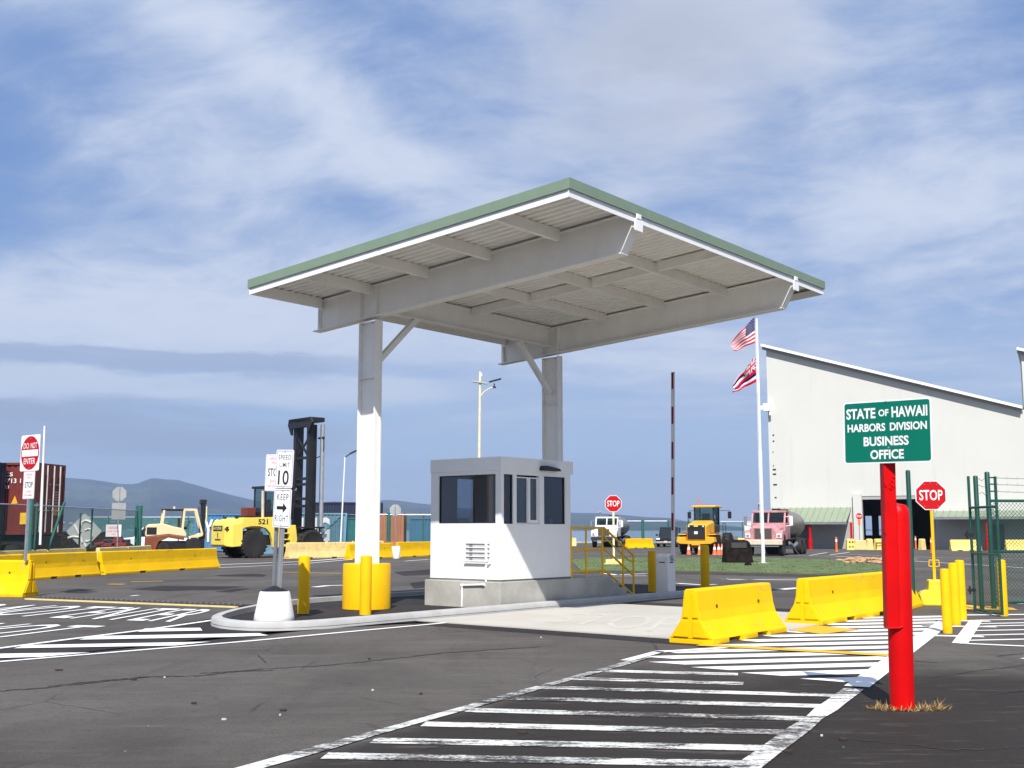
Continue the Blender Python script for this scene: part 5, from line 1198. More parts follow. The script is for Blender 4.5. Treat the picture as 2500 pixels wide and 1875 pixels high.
def container_truck():
    Ym = pm('machine_yellow', (.80, .62, .10), .45, spec=.3, var=.04, dirt=.10, dirtcol=(.4, .3, .1))
    h = math.radians(41); rr = Vector((-15.42, 68.2, 0)); left = Vector((-math.sin(h), math.cos(h), 0)); fw = Vector((math.cos(h), math.sin(h), 0))
    t = thing('container_handler', 'big yellow container handler truck with a tall black mast, rear towards the camera', 'lift truck', rr + left * 1.0, h)
    # counterweight: a tapered block with a rounded rear
    mb = MB(); secs = []
    for x, hw, zb_, zt_ in ((-1.72, .82, .78, 1.95), (-1.62, 1.05, .70, 2.08), (-1.35, 1.22, .66, 2.22), (-.85, 1.28, .70, 2.32), (-.78, 1.30, .9, 2.35)):
        secs.append([(x, -hw, zb_), (x, hw, zb_), (x, hw * 1.0, zt_ - .25), (x, hw * .82, zt_), (x, -hw * .82, zt_), (x, -hw, zt_ - .25)])
    mb.loft(secs); mb.to('counterweight', Ym, t, .03)
    mb = MB(); mb.prism([(-.78, 1.72), (-.55, 1.80), (-.2, 1.86), (.3, 1.86), (.75, 1.75), (1.05, 1.45), (1.2, 1.0), (1.25, .60), (1.65, .60), (1.65, 2.1), (1.2, 2.42), (-.78, 2.36)], 'y', -1.28, -1.02)
    mb.prism([(-.78, 1.72), (-.2, 1.86), (.75, 1.75), (1.2, 1.0), (1.65, .9), (1.65, 2.1), (1.2, 2.42), (-.78, 2.36)], 'y', 1.02, 1.28)
    mb.box(-.779, -1.019, 1.75, 1.2, 1.019, 2.38); mb.to('hood', Ym, t, .03)
    mb = MB(); mb.box(-.3, -.6, 2.381, .75, .6, 2.5); mb.to('engine_cover', BLACK, t, .03)
    mb = MB(); mb.box(-.7, -.95, .75, 4.4, .95, 1.35); mb.to('chassis', BLACK, t, .02)
    mb = MB(); mb.box(1.7, -1.30, .65, 3.0, -.95, .80); mb.box(1.75, -1.28, 1.05, 2.6, -.95, 1.12); mb.box(1.75, -1.22, 1.42, 2.5, -.95, 1.49); mb.box(1.66, -1.30, .6, 1.74, -.95, 1.85); mb.prism([(2.45, .65), (2.95, .65), (2.75, 1.95), (2.35, 1.95)], 'y', -1.3, -.95); mb.to('step_ladder', Ym, t, .02)
    # cab
    mb = MB(); z0, z1 = 2.40, 4.15; xa, xb = .95, 2.75
    for x, y in ((xa, -.72), (xa, .64), (xb, -.72), (xb, .64)): mb.box(x, y, z0, x + .09, y + .08, z1)
    mb.box(xa - .12, -.80, z1, xb + .25, .80, z1 + .14); mb.box(xa, -.72, z0 - .1, xb + .09, .72, z0 + .35); mb.to('cab_frame', BLACK, t, .015)
    mb = MB(); mb.box(xa + .09, -.69, z0 + .36, xb, -.66, z1 - .01); mb.box(xa + .03, -.63, z0 + .36, xa + .06, .63, z1 - .01); mb.box(xa + .09, .66, z0 + .36, xb, .69, z1 - .01); mb.to('cab_glass', GLV, t)
    mb = MB(); mb.box(1.5, -.3, 2.76, 2.0, .3, 2.9); mb.box(1.45, -.3, 2.9, 1.6, .3, 3.5); mb.to('seat', BLACK, t, .05)
    mb = MB(); mb.cyl((.78, -.78, 2.3), (.74, -.78, 4.0), .09, .085); mb.to('exhaust_pipe', pm('exhaust_cream', (.55, .47, .36), .6), t, smooth=True)
    mb = MB(); mb.box(.3, .3, 2.36, .9, 1.1, 3.0); mb.to('air_filter_box', pm('rust_brown_box', (.16, .03, .02), .6), t, .03)
    mb = MB(); mb.cyl((1.2, -.4, z1 + .14), (1.2, -.4, z1 + .34), .05); mb.to('beacon', ORANGE, t)
    # mast
    xm = 3.75; top = 8.35
    for y in (-.80, .80):
        mb = MB(); mb.box(xm, y - .16, .5, xm + .34, y + .16, top); mb.box(xm + .341, y - .11, .5, xm + .6, y + .11, top - .15); mb.to('mast_rail', BLACK, t, .02)
    mb = MB(); mb.prism([(-1.35, top + .28), (-1.55, top - .05), (-1.05, top - .75), (-.97, top - .75), (-.97, top - .35), (.97, top - .35), (.97, top - .75), (1.05, top - .75), (1.45, top - .1), (1.35, top + .28)], 'x', xm - .16, xm - .001); mb.box(xm - .16, -1.3, top + .001, xm + .9, 1.3, top + .28); mb.to('mast_head', BLACK, t, .03)
    for z in (6.05, 4.75, 4.4, 3.5, 3.05): mb = MB(); mb.box(xm + .05, -.639, z, xm + .25, .639, z + .16); mb.to('cross_bar', BLACK, t)
    mb = MB(); mb.bar((xm + .12, -.6, 6.3), (xm + .12, .6, 7.4), .1, .12); mb.to('cross_brace', BLACK, t); mb = MB(); mb.bar((xm + .2, .6, 6.3), (xm + .2, -.6, 7.4), .08, .12); mb.to('cross_brace', BLACK, t)
    for y, r in ((-1.14, .05), (-1.32, .13)): MB().cyl((xm + .75, y, 1.5), (xm + .75, y, top - .15), r, n=14).to('lift_cylinder', GALV if r > .1 else BLACK, t, smooth=True)
    mb = MB(); mb.tube([(xm + .7, -.95, 7.35), (xm + .7, -1.55, 7.35)], .07); mb.tube([(xm + .75, -1.45, 7.35), (xm + .75, -1.48, 6.7), (xm + .7, -1.35, 6.25), (xm + .5, -.97, 6.1)], .03); mb.to('hose', BLACK, t, smooth=True)
    for y in (-1.05, 1.05): wheel(t, 0, y, .84, .56, pm('dark_rim', (.035, .032, .03), .6), .5, lugs=22, face=-1 if y < 0 else 1)
    for y in (-1.25, 1.25): wheel(t, 3.7, y, .86, .95, pm('dark_rim', (.035, .032, .03), .6), .5, lugs=22, face=-1 if y < 0 else 1)
    mb = MB(); mb.prism([(2.9, 1.75), (4.5, 1.75), (4.5, 1.85), (2.9, 1.85)], 'y', -1.75, -.8); mb.to('front_fender', BLACK, t)
    # rear face: name plate, lamps, tow slot (rear faces -x)
    pl = MB(); pl.box(-.57, -.004, 1.58, .57, .0, 1.88); o = pl.to('name_plate', BLACK, t); o.location = (-1.70, 0, .02); o.rotation_euler = (0, -.0, -math.pi / 2)
    textmesh([('HYSTER', -.49, .49, 1.64, 1.82)], 'lettering', pm('badge_yellow', (.85, .75, .35), .5), o, -.006, .008)
    o.location = (-1.735, 0, .02)
    for y in (-.95, .95):
        mb = MB(); s = 1 if y > 0 else -1; mb.prism([(y - .16, 1.64), (y + .16, 1.70), (y + .17 * s, 1.86), (y - .1, 1.80)], 'x', -1.73, -1.55); o2 = mb.to('lamp_housing', BLACK, t, .02)
        mb = MB(); mb.box(-1.742, y - .06, 1.70, -1.731, y + .05, 1.78); mb.to('tail_lamp', pm('lamp_orange_red', (.7, .08, .02), .3), o2)
    mb = MB(); mb.box(-1.74, -.03, 1.22, -1.71, .03, 1.5); mb.to('tow_pin', BLACK, t); mb = MB(); mb.box(-1.745, -.36, 1.06, -1.705, .30, 1.14); mb.to('tow_slot', pm('shadow_brown', (.12, .08, .02), .8), t)
    for x in (1.05, 2.6): MB().tube([(x, -1.02, 2.40), (x, -1.15, 2.75), (x, -1.15, 3.3)], .02, 6).to('grab_rail', BLACK, t, smooth=True)
    mb = MB(); mb.box(2.6, -1.25, 3.3, 2.7, -.95, 3.75); mb.to('mirror', BLACK, t, .02)
    for y in (-.6, .6): mb = MB(); mb.box(2.98, y - .10, 4.05, 3.1, y + .10, 4.22); mb.to('work_light', SIGNW, t, .02)
    for y in (-.75, .75): mb = MB(); mb.box(-1.0, y - .12, 2.33, -.86, y + .12, 2.45); mb.to('work_light', BLACK, t, .02)
    textmesh([('521', .22, .86, 1.98, 2.30)], 'number', BLACK, t, -1.284, .03)
container_truck()


def forklift():
    C_ = pm('forklift_cream', (.78, .62, .36), .5, var=.05, dirt=.15, dirtcol=(.4, .28, .15)); B_ = pm('forklift_brown', (.21, .055, .02), .5)
    h = math.radians(20); t = thing('forklift', 'cream and brown forklift with a black mast parked behind the left barriers', 'forklift', (-22.35, 74.3, 0), h); t.scale = (.90, .92, 1.06)
    mb = MB(); mb.prism([(-1.45, 1.15), (-1.50, 1.35), (-1.42, 1.78), (-1.25, 1.90), (-.3, 1.95), (.5, 1.75), (1.1, 1.65), (1.32, 1.35), (1.32, 1.15), (.1, 1.30)], 'y', -.72, .72); mb.to('hood', C_, t, .05)
    mb = MB(); mb.prism([(-1.46, .35), (-.75, .35), (-.55, .85), (.1, 1.1), (1.2, .95), (1.2, 1.15), (.1, 1.29), (-1.45, 1.14)], 'y', -.70, .70); mb.to('counterweight', B_, t, .04)
    mb = MB(); mb.box(-.6, -.5, .42, 2.2, .5, .9); mb.to('chassis', BLACK, t, .02)
    mb = MB(); mb.prism([(-.62, .20), (.62, .20), (.62, .55), (.45, .62), (-.45, .62), (-.62, .5)], 'x', -1.54, -1.49); o = mb.to('grille', BLACK, t, .02); o.location = (0, 0, 1.14)
    mb = MB(); mb.box(-1.40, -.735, 1.28, -.72, -.721, 1.72); mb.to('side_grille', BLACK, t, .05)
    for y in (-.62, .62):
        mb = MB(); mb.bar((-.35, y, 1.9), (-.25, y, 2.75), .12, .16); mb.to('rear_pillar', C_, t, .02); mb = MB(); mb.bar((1.05, y, 1.6), (1.15, y, 2.78), .10, .16); mb.bar((1.1, y, 2.78), (1.95, y, 2.78), .1, .14); mb.bar((1.95, y, 2.82), (2.45, y, 1.25), .10, .14); mb.bar((2.45, y, 1.3), (1.5, y, 1.05), .12, .22); mb.to('guard_frame', C_, t, .02)
    mb = MB(); mb.box(-.4, -.66, 2.72, 1.2, .66, 2.84); mb.to('guard_roof', BLACK, t, .02)
    mb = MB(); mb.cyl((.45, -.5, 2.84), (.45, -.5, 2.98), .08); mb.to('beacon', C_, t)
    mb = MB(); mb.box(.8, -.3, 1.6, 1.4, .3, 1.75); mb.box(.75, -.3, 1.75, .9, .3, 2.3); mb.to('seat', BLACK, t, .04)
    for y in (-.45, .45): mb = MB(); mb.box(2.35, y - .09, .25, 2.62, y + .09, 3.35); mb.to('mast_rail', BLACK, t)
    mb = MB(); mb.box(2.25, -.58, 3.15, 2.68, .58, 3.42); mb.to('mast_head', BLACK, t, .02); mb = MB(); mb.box(2.4, -.36, .4, 2.5, .36, 3.1); mb.to('mast_plate', BLACK, t)
    mb = MB(); mb.cyl((2.7, -.48, 2.0), (2.7, -.48, 3.0), .05); mb.to('lift_cylinder', pm('badge_yellow', (.85, .75, .35), .5), t)
    for y in (-.8, -.4, .4, .8): mb = MB(); mb.box(2.7, y - .03, 1.0, 2.76, y + .03, 1.5); mb.to('load_rest', GALV, t)
    for y in (-.35, .35): mb = MB(); mb.box(2.66, y - .07, .2, 3.9, y + .07, .27); mb.to('fork', BLACK, t)
    mb = MB(); mb.tube([(2.3, .2, .8), (2.25, .2, 2.2), (2.2, .2, 3.0)], .03, 6); mb.to('hose', BLACK, t, smooth=True)
    mb = MB(); mb.cyl((1.35, -.15, 1.75), (1.6, -.15, 2.1), .025, n=8); mb.lathe([(.16, 0), (.19, .01), (.16, .02), (.15, .01)], (1.6, -.15, 2.1), 16); mb.to('steering_wheel', BLACK, t)
    mb = MB(); mb.box(1.98, -.62, 2.6, 2.06, -.46, 2.74); mb.to('work_light', SIGNW, t, .02)
    for x, r in ((-.2, .42), (1.85, .55)):
        for y in (-.62, .62): wheel(t, x, y, r, .36, pm('dark_rim', (.035, .032, .03), .6), .5, lugs=14, face=-1 if y < 0 else 1)
forklift()


def tank_truck(label, loc, head, cabm, tankm, scale=1., pink=True):
    t = thing('tanker_truck', label, 'truck', loc, head)
    w = 1.12
    mb = MB(); secs = []                                                   # hood, sloping and crowned
    for x, hw, zt_ in ((0.02, .82, 1.72), (-.15, .95, 1.92), (-.9, .98, 2.05), (-1.45, 1.02, 2.12)):
        secs.append([(x, -hw, 1.0), (x, hw, 1.0), (x, hw, zt_ - .25), (x, hw * .75, zt_), (x, -hw * .75, zt_), (x, -hw, zt_ - .25)])
    mb.loft(secs); hood = mb.to('hood', cabm, t, .04)
    for y in (-1, 1):
        mb = MB(); mb.prism([(-.02, .95), (.03, 1.38), (-.15, 1.62), (-.65, 1.66), (-1.15, 1.45), (-1.35, 1.0), (-1.15, 1.0), (-.95, 1.25), (-.6, 1.36), (-.35, 1.25), (-.22, .95)], 'y', y * .84, y * 1.24); mb.to('fender', cabm, t, .04)
        mb = MB(); mb.box(.0, y * 1.0 - .16, 1.14, .05, y * 1.0 + .16, 1.42); o = mb.to('headlight_frame', SIGNW, t, .02); mb = MB(); mb.box(.051, y * 1.0 - .09, 1.2, .07, y * 1.0 + .09, 1.36); mb.to('headlight', pm('lamp_glass', (.25, .24, .22), .15), o)
    mb = MB(); mb.box(.021, -.62, 1.05, .07, .62, 1.80); o = mb.to('grille_frame', cabm, t, .03)
    mb = MB(); mb.box(.071, -.55, 1.1, .085, .55, 1.75)
    for i in range(9): mb.box(.086, -.54, 1.12 + i * .07, .1, .54, 1.145 + i * .07)
    mb.to('grille', pm('grille_brown', (.10, .075, .06), .6), o)
    mb = MB(); mb.prism([(-1.22, .70), (1.22, .70), (1.22, 1.0), (1.1, 1.04), (-1.1, 1.04), (-1.22, 1.0)], 'x', -.05, .20); mb.to('bumper', pm('bumper_cream', (.62, .54, .42), .5) if pink else pm('bumper_dark', (.03, .03, .03), .5), t, .04)
    mb = MB(); mb.bar((.1, -1.0, .62), (.1, 1.0, .62), .1, .06); mb.to('step_bar', GALVD, t)
    # cab
    mb = MB(); z1 = 2.92
    mb.box(-3.0, -w, 1.05, -1.46, w, 2.12); mb.box(-3.0, -w, 2.78, -1.72, w, z1); mb.box(-3.0, -w, 2.121, -2.9, w, 2.779)
    for y in (-w, w - .12):
        mb.prism([(-1.47, 2.121), (-1.60, 2.121), (-1.86, 2.779), (-1.73, 2.779)], 'y', y, y + .12); mb.box(-2.899, y, 2.121, -2.75, y + .12, 2.779)
    mb.prism([(-1.47, 2.121), (-1.55, 2.121), (-1.81, 2.779), (-1.73, 2.779)], 'y', -.05, .05)
    mb.to('cab', cabm, t, .03)
    mb = MB(); mb.prism([(-1.53, 2.12), (-1.55, 2.12), (-1.80, 2.78), (-1.78, 2.78)], 'y', -w + .12, w - .12); mb.to('windscreen', GLV, t)
    mb = MB(); mb.box(-2.75, w - .07, 2.13, -1.75, w - .05, 2.77); mb.box(-2.75, -w + .05, 2.13, -1.75, -w + .07, 2.77); mb.to('side_glass', GLV, t)
    mb = MB(); mb.box(-2.9, -.9, 1.3, -2.6, .9, 2.5); mb.to('seat', BLACK, t)
    for y in (-1, 1):
        mb = MB(); mb.tube([(-1.65, y * w, 2.5), (-1.5, y * 1.5, 2.55), (-1.5, y * 1.5, 1.95), (-1.6, y * w, 1.9)], .03, 6); mb.box(-1.56, y * 1.5 - .1, 1.95, -1.49, y * 1.5 + .1, 2.55); mb.to('mirror', SIGNW if y > 0 else GALVD, t)
    mb = MB(); mb.cyl((-3.12, -.9, 1.0), (-3.12, -.9, 3.3), .08); mb.cyl((-3.12, -.9, 3.3), (-2.95, -.9, 3.42), .075); mb.to('exhaust_stack', GALVD, t, smooth=True)
    mb = MB(); mb.box(-8.6, -.45, .8, -.3, .45, 1.05); mb.to('chassis', BLACK, t)
    mb = MB(); mb.lathe([(.0, -3.35), (.75, -3.37), (1.0, -3.48), (1.03, -3.6), (1.03, -8.1), (1.0, -8.25), (.7, -8.36), (0, -8.4)], (0, 0, 0), 36, 'y'); o = mb.to('tank', tankm, t, smooth=True); o.rotation_euler = (0, 0, -math.pi / 2); o.location = (0, 0, 2.02)
    o.rotation_euler = (0, 0, -math.pi / 2); o.scale = (1.12, 1, .93)
    for x in (-4.2, -6.8): mb = MB(); mb.cyl((x, 0, 2.9), (x, 0, 3.08), .3); mb.to('tank_hatch', BLACK, t)
    mb = MB(); mb.box(-8.2, -.9, 1.02, -3.5, .9, 1.14); mb.to('tank_cradle', BLACK, t); mb = MB(); mb.box(-8.5, -1.1, .55, -8.4, 1.1, .85); mb.to('rear_bumper', pm('bumper_yellow', (.5, .4, .1), .6), t)
    mb = MB(); mb.tube([(-3.6, .9, .8), (-4.6, 1.0, .55), (-5.4, 1.05, .75)], .12); mb.tube([(-4.0, 1.1, .6), (-4.3, 1.25, .2), (-4.9, 1.3, .04)], .03); mb.to('hose', GALVD, t, smooth=True)
    for y in (-1.02, 1.02): wheel(t, -.65, y, .54, .34, GALV, .6, face=-1 if y < 0 else 1)
    for x in (-6.5, -7.75):
        for y in (-.95, .95): wheel(t, x, y, .54, .6, SIGNW, .6, face=-1 if y < 0 else 1)
PINK = pm('faded_pink_truck_paint', (.48, .225, .235), .6, var=.16, scale=1.6, dirt=.35, dirtcol=(.30, .03, .03))
tank_truck('faded pink tanker truck with a dark grey tank parked before the warehouse', (16.15, 73.8, 0), math.atan2(-.91, -.42), PINK, pm('dull_grey_tank', (.17, .165, .16), .38, .35, var=.12, dirt=.3))
tank_truck('white tanker truck with a grey tank behind the yellow stair railing', (8.75, 109.5, 0), math.atan2(-.96, -.26), WHITE, pm('silver_tank', (.22, .22, .21), .5, .3, var=.1), pink=False)


def loader():
    Yl = pm('loader_yellow', (.78, .40, .02), .4, var=.05, dirt=.12, dirtcol=(.3, .18, .05)); h = math.atan2(.90, .43)
    t = thing('wheel_loader', 'yellow wheel loader seen from behind with a black grille and orange beacon', 'loader', (12.45, 77.6, 0), h)
    mb = MB(); secs = []
    for x, hw, zt_ in ((0, .66, 1.98), (.15, .70, 2.06), (1.6, .74, 2.30), (1.9, .74, 2.30)):
        secs.append([(x, -hw, .95), (x, hw, .95), (x, hw, zt_ - .12), (x, hw * .8, zt_), (x, -hw * .8, zt_), (x, -hw, zt_ - .12)])
    mb.loft(secs); mb.to('engine_hood', Yl, t, .03)
    mb = MB(); mb.box(-.05, -.62, 1.02, -.001, .62, 1.98); g = mb.to('rear_grille', BLACK, t, .03)
    mb = MB()
    for i in range(8): mb.box(-.066, -.55, 1.1 + i * .075, -.051, .55, 1.125 + i * .075)
    mb.to('slat', pm('grille_dark_grey', (.05, .045, .045), .5), g)
    for y in (-.5, .5): mb = MB(); mb.cyl((-.075, y, 1.9), (-.051, y, 1.9), .055); mb.to('rear_lamp', SIGNW, g)
    mb = MB(); mb.box(-.075, -.12, 1.38, -.067, .12, 1.56); mb.to('number_plate', SIGNW, g); mb = MB(); mb.box(-.075, -.14, 1.88, -.06, .14, 1.95); mb.to('badge', pm('badge_yellow', (.85, .75, .35), .5), g)
    mb = MB(); mb.prism([(-1.32, .85), (-1.25, 1.18), (-.72, 1.2), (-.70, .92), (.70, .92), (.72, 1.2), (1.25, 1.18), (1.32, .85), (1.05, .72), (.3, .70), (.25, .62), (-.25, .62), (-.3, .70), (-1.05, .72)], 'x', -.28, .35); mb.to('counterweight', Yl, t, .03)
    mb = MB(); mb.box(.36, -.8, .45, 4.6, .8, .95); mb.to('chassis', pm('loader_yellow_dark', (.40, .20, .015), .6), t)
    mb = MB(); mb.box(.1, -1.3, 1.32, 1.75, -.78, 1.40); mb.box(.1, .78, 1.32, 1.75, 1.3, 1.40); mb.to('fender', Yl, t, .02)
    mb = MB(); a, c, z0, z1 = 1.92, 3.35, 1.5, 3.2
    mb.box(a, -.72, z0, c, .72, 2.0)
    for x in (a, c - .1):
        for y in (-.72, .62): mb.box(x, y, 2.001, x + .1, y + .1, z1)
    mb.to('cab_frame', BLACK, t, .02)
    mb = MB(); mb.box(a - .15, -.85, z1 + .001, c + .2, .85, z1 + .14); mb.to('cab_roof', Yl, t, .05)
    mb = MB(); mb.box(a + .03, -.61, 2.01, a + .06, .61, z1 - .01); mb.box(c - .06, -.61, 2.01, c - .03, .61, z1 - .01); mb.box(a + .1, -.70, 2.01, c - .1, -.67, z1 - .01); mb.box(a + .1, .67, 2.01, c - .1, .70, z1 - .01); mb.to('cab_glass', GLV, t)
    mb = MB(); mb.box(2.4, -.28, 2.0, 2.9, .28, 2.2); mb.box(2.35, -.28, 2.2, 2.5, .28, 2.8); mb.to('seat', BLACK, t, .05)
    mb = MB(); mb.cyl((a, .3, z1 + .14), (a, .3, z1 + .42), .02); mb.lathe([(.0, .42), (.07, .42), (.07, .6), (0, .62)], (a, .3, z1), 12); mb.to('beacon', ORANGE, t, smooth=True)
    for y in (-1, 1):
        mb = MB(); mb.tube([(3.2, y * .75, 3.0), (3.3, y * 1.45, 3.0), (3.3, y * 1.45, 2.9)], .02, 6); mb.box(3.25, y * 1.45 - .12, 2.45, 3.35, y * 1.45 + .12, 2.92); mb.to('mirror', BLACK, t, .02)
    mb = MB(); mb.tube([(2.2, -1.25, 1.4), (2.2, -1.25, 2.1), (2.9, -1.25, 2.1), (2.9, -1.25, 1.4)], .02, 6); mb.to('handrail', BLACK, t)
    mb = MB(); mb.bar((3.6, 0, 1.7), (5.8, 0, .7), .5, .3); mb.to('lift_arm', Yl, t); mb = MB(); mb.prism([(5.7, .1), (6.9, .1), (6.9, .2), (6.1, .6), (5.9, 1.2), (5.7, 1.2)], 'y', -1.3, 1.3); mb.to('bucket', GALVD, t)
    for x in (.95, 4.2):
        for y in (-1.02, 1.02): wheel(t, x, y, .72, .56, Yl if x > 2 else pm('loader_rim', (.5, .5, .46), .6), .48, lugs=18, face=-1 if y < 0 else 1)
loader()


def car(label, loc, head, paint, kind='car', group=None, cat='car', name='parked_car', L=4.6, Hh=1.5, W=1.8, bed=False):
    t = thing(name, label, cat, loc, head, group); hw = W / 2; g = Hh * .56
    mb = MB(); mb.loft([[(x, -a, z0), (x, a, z0), (x, a, z1 - .08), (x, a * .9, z1), (x, -a * .9, z1), (x, -a, z1 - .08)] for x, a, z0, z1 in ((0, hw * .86, .38, g * .80), (-.12, hw * .95, .28, g * .90), (-L * .26, hw, .25, g), (-L * .8, hw, .25, g * 1.02), (-L + .1, hw * .95, .3, g), (-L, hw * .86, .42, g * .9))]); mb.to('body', paint, t, .04)
    xe = -L * .62 if bed else -L * .93
    gh = [(-L * .24, g), (-L * .40, Hh - .04), (-L * .46, Hh), (xe + (.1 if bed else .5), Hh), (xe, g)]
    mb = MB(); mb.prism([(gh[0][0] + .04, g - .02), (gh[1][0], Hh - .07), (gh[3][0], Hh - .07), (gh[4][0] - .03, g - .02)], 'y', -hw * .84, hw * .84); mb.to('cabin_glass', pm('dark_car_glass', (.015, .02, .022), .08), t)
    mb = MB(); mb.box(xe + (.1 if bed else .45), -hw * .86, Hh - .07, -L * .41, hw * .86, Hh); mb.to('roof', paint, t, .03)
    for s in (-1, 1):
        for x0, x1 in (((gh[0][0], gh[1][0])), ((xe, gh[3][0]))):
            mb = MB(); mb.bar((x0, s * hw * .86, g - .02), (x1, s * hw * .86, Hh - .04), .06, .08); mb.to('pillar', paint, t)
        mb = MB(); mb.box(-.06, s * hw * .72 - .18, g * .66, .03, s * hw * .72 + .18, g * .82); mb.to('headlight', SIGNW, t, .02)
        mb = MB(); mb.box(-L * .30, s * (hw + .02), g, -L * .27, s * (hw + .22), g + .18); mb.to('mirror', paint, t, .02)
    mb = MB(); mb.box(.0, -hw * .5, g * .58, .025, hw * .5, g * .80); mb.to('grille', BLACK, t)
    mb = MB(); mb.box(-.02, -hw * .9, .36, .05, hw * .9, g * .5); mb.to('bumper', GALV if bed else paint, t, .03); mb = MB(); mb.box(.051, -.16, g * .42, .06, .16, g * .56); mb.to('number_plate', pm('plate_pale', (.75, .6, .35), .6), t)
    for x in (-L * .19, -L * .79):
        for s in (-1, 1): wheel(t, x, s * (hw - .12), Hh * .21, .22, GALV, .62, face=s)
car('black pickup truck parked beside the yellow loader', (14.9, 111.5, 0), math.atan2(-.95, -.30), pm('black_car_paint', (.012, .012, .016), .2, coat=.5), L=5.6, Hh=1.92, W=2.05, bed=True, cat='pickup', name='pickup_truck')
car('white car behind the forklift at the far fence', (-26.6, 93.5, 0), 2.9, WHITE, Hh=1.95, W=1.95, L=4.8)
car('white car behind the danger plate on the left fence', (-33.3, 98, 0), 3.3, WHITE, Hh=1.9, W=1.95, L=4.8)
car('red car cut off by the right photo edge behind the green fence', (32.4 * 1.01, 70.5, 0), math.pi, pm('red_car_paint', (.5, .02, .02), .3, coat=.4), Hh=1.6)


# ================================================================== SMALL THINGS OF THE YARD
def cones():
    def make(label, loc, band=True, hgt=.72):
        t = thing('traffic_cone', label, 'cone', loc, 0, 'orange traffic cones')
        mb = MB(); mb.lathe([(.155, .03), (.035, hgt), (.03, hgt + .01), (0, hgt + .01)], n=20); mb.to('cone_body', ORANGE, t, smooth=True)
        mb = MB(); mb.box(-.19, -.19, 0, .19, .19, .035); mb.to('cone_foot', ORANGE if band else BLACK, t, .02)
        r = lambda z: .155 - .12 * (z - .03) / (hgt - .03) + .004
        mb = MB(); mb.lathe([(r(.36), .36), (r(.54), .54), (r(.54) - .006, .54), (r(.36) - .006, .36)], n=20); mb.to('white_band', SIGNW, t, smooth=True)
        return t
    c0 = make('orange cone on a black foot, leftmost behind the nearest wheel loader tyre', Z5(230, 968), False)
    make('orange cone with a bright white band behind the yellow bollard', Z5(378, 966))
    labs = ['left one of the orange cones left of the lava monument', 'middle one of the orange cones left of the lava monument', 'orange cone touching the left edge of the lava monument', 'orange cone farther back between the loader tyre and monument', 'orange cone half hidden by the bollard top']
    src = bpy.data.objects['traffic_cone.001']
    for l, p in zip(labs, (Z5(580, 968), Z5(635, 968), Z5(680, 968), Z5(602, 930), Z5(500, 962))): dup(src, p, 0, l)
    for i, (x, top, bot, lab) in enumerate(((1940 + 405 * .25316, 1312, 1347, 'orange delineator post left of the yellow barrels'), (1940 + 1322 * .25316, 1315, 1350, 'orange delineator post beside the right awning'), (2236, 1310, 1340, 'orange delineator post leaning at the right door edge'), (2155, 1312, 1347, 'orange delineator post half behind the red pipe'))):
        p = P(x, bot); t = thing('delineator_post', lab, 'delineator', p, 0, 'orange delineator posts')
        mb = MB(); mb.lathe([(.13, 0), (.13, .05), (.085, .06), (.075, 1.10), (0, 1.12)], n=14); mb.to('tube', ORANGE, t, smooth=True); mb = MB(); mb.lathe([(.08, .75), (.08, .95), (.07, .95), (.07, .75)], n=14); mb.to('white_band', SIGNW, t, smooth=True)
    # water filled plastic barriers at the warehouse door
    for i, (x0, x1, y, lab, mm, bars) in enumerate(((28.05, 28.75, 96.5, 'yellow holed plastic barrier left of the small stop sign block', PALEY, 1), (29.75, 30.3, 96.6, 'cream plastic barrier right of the small stop sign block', CREAM, 0), (30.35, 31.1, 96.4, 'yellow barrier with dark frame lines at the doorway', PALEY, 2), (31.3, 31.75, 96.3, 'rounded yellow plastic barrel left of the red pipe', PALEY, 0), (33.2, 33.55, 96.5, 'narrow cream barrier just right of the red pipe', CREAM, 0), (34.2, 34.7, 96.6, 'cream barrier right of the tall green gate post', CREAM, 0))):
        t = thing('plastic_barrier', lab, 'barrier', ((x0 + x1) / 2, y, 0), .1 * i, 'plastic barriers at the warehouse door'); w = (x1 - x0) / 2
        mb = MB(); mb.loft([[(-w * a, -.22 * a, z), (w * a, -.22 * a, z), (w * a, .22 * a, z), (-w * a, .22 * a, z)] for z, a in ((-.05, 1.05), (.25, 1.0), (.6, .9), (.85, .88), (.92, .7))]); mb.to('body', mm, t, .05)
        if bars == 1:
            for k in range(4): mb = MB(); x = -w * .5 + w * .7 * (k % 2); mb.box(x, -.235, .2 + .4 * (k // 2), x + .13, -.20, .32 + .4 * (k // 2)); mb.to('hole', pm('hole_shadow_brown', (.10, .06, .01), .9), t)
        if bars == 2:
            mb = MB(); mb.box(-w, -.26, .08, -w + .06, -.235, .62); mb.box(w - .06, -.26, .08, w, -.235, .62); mb.box(-w + .06, -.26, .58, w - .06, -.235, .62); mb.box(-w + .06, -.26, .34, w - .06, -.235, .37); mb.to('dark_bar', BLACK, t)
    # lava monument with its pad
    t = thing('lava_monument', 'black lava rock monument block standing on the grass left of the flagpole', 'monument', Z5(885, 1106), .12)
    mb = MB(); rnd = random.Random(4); secs = []
    for z, sx, sy in ((0, .70, .40), (.2, .70, .42), (.45, .68, .40), (.8, .66, .37), (1.05, .60, .33), (1.16, .50, .28), (1.18, .30, .2)):
        ring = []
        for i in range(28):
            a = 2 * math.pi * i / 28; ca, sa = math.cos(a), math.sin(a); k = 1 / max(abs(ca), abs(sa)); k = k ** .75
            ring.append((ca * k * sx * rnd.uniform(.95, 1.04), sa * k * sy * rnd.uniform(.93, 1.05), z + .12 * 0 + rnd.uniform(-.025, .025)))
        secs.append(ring)
    mb.loft(secs); mb.to('rock_block', LAVA, t, .01)
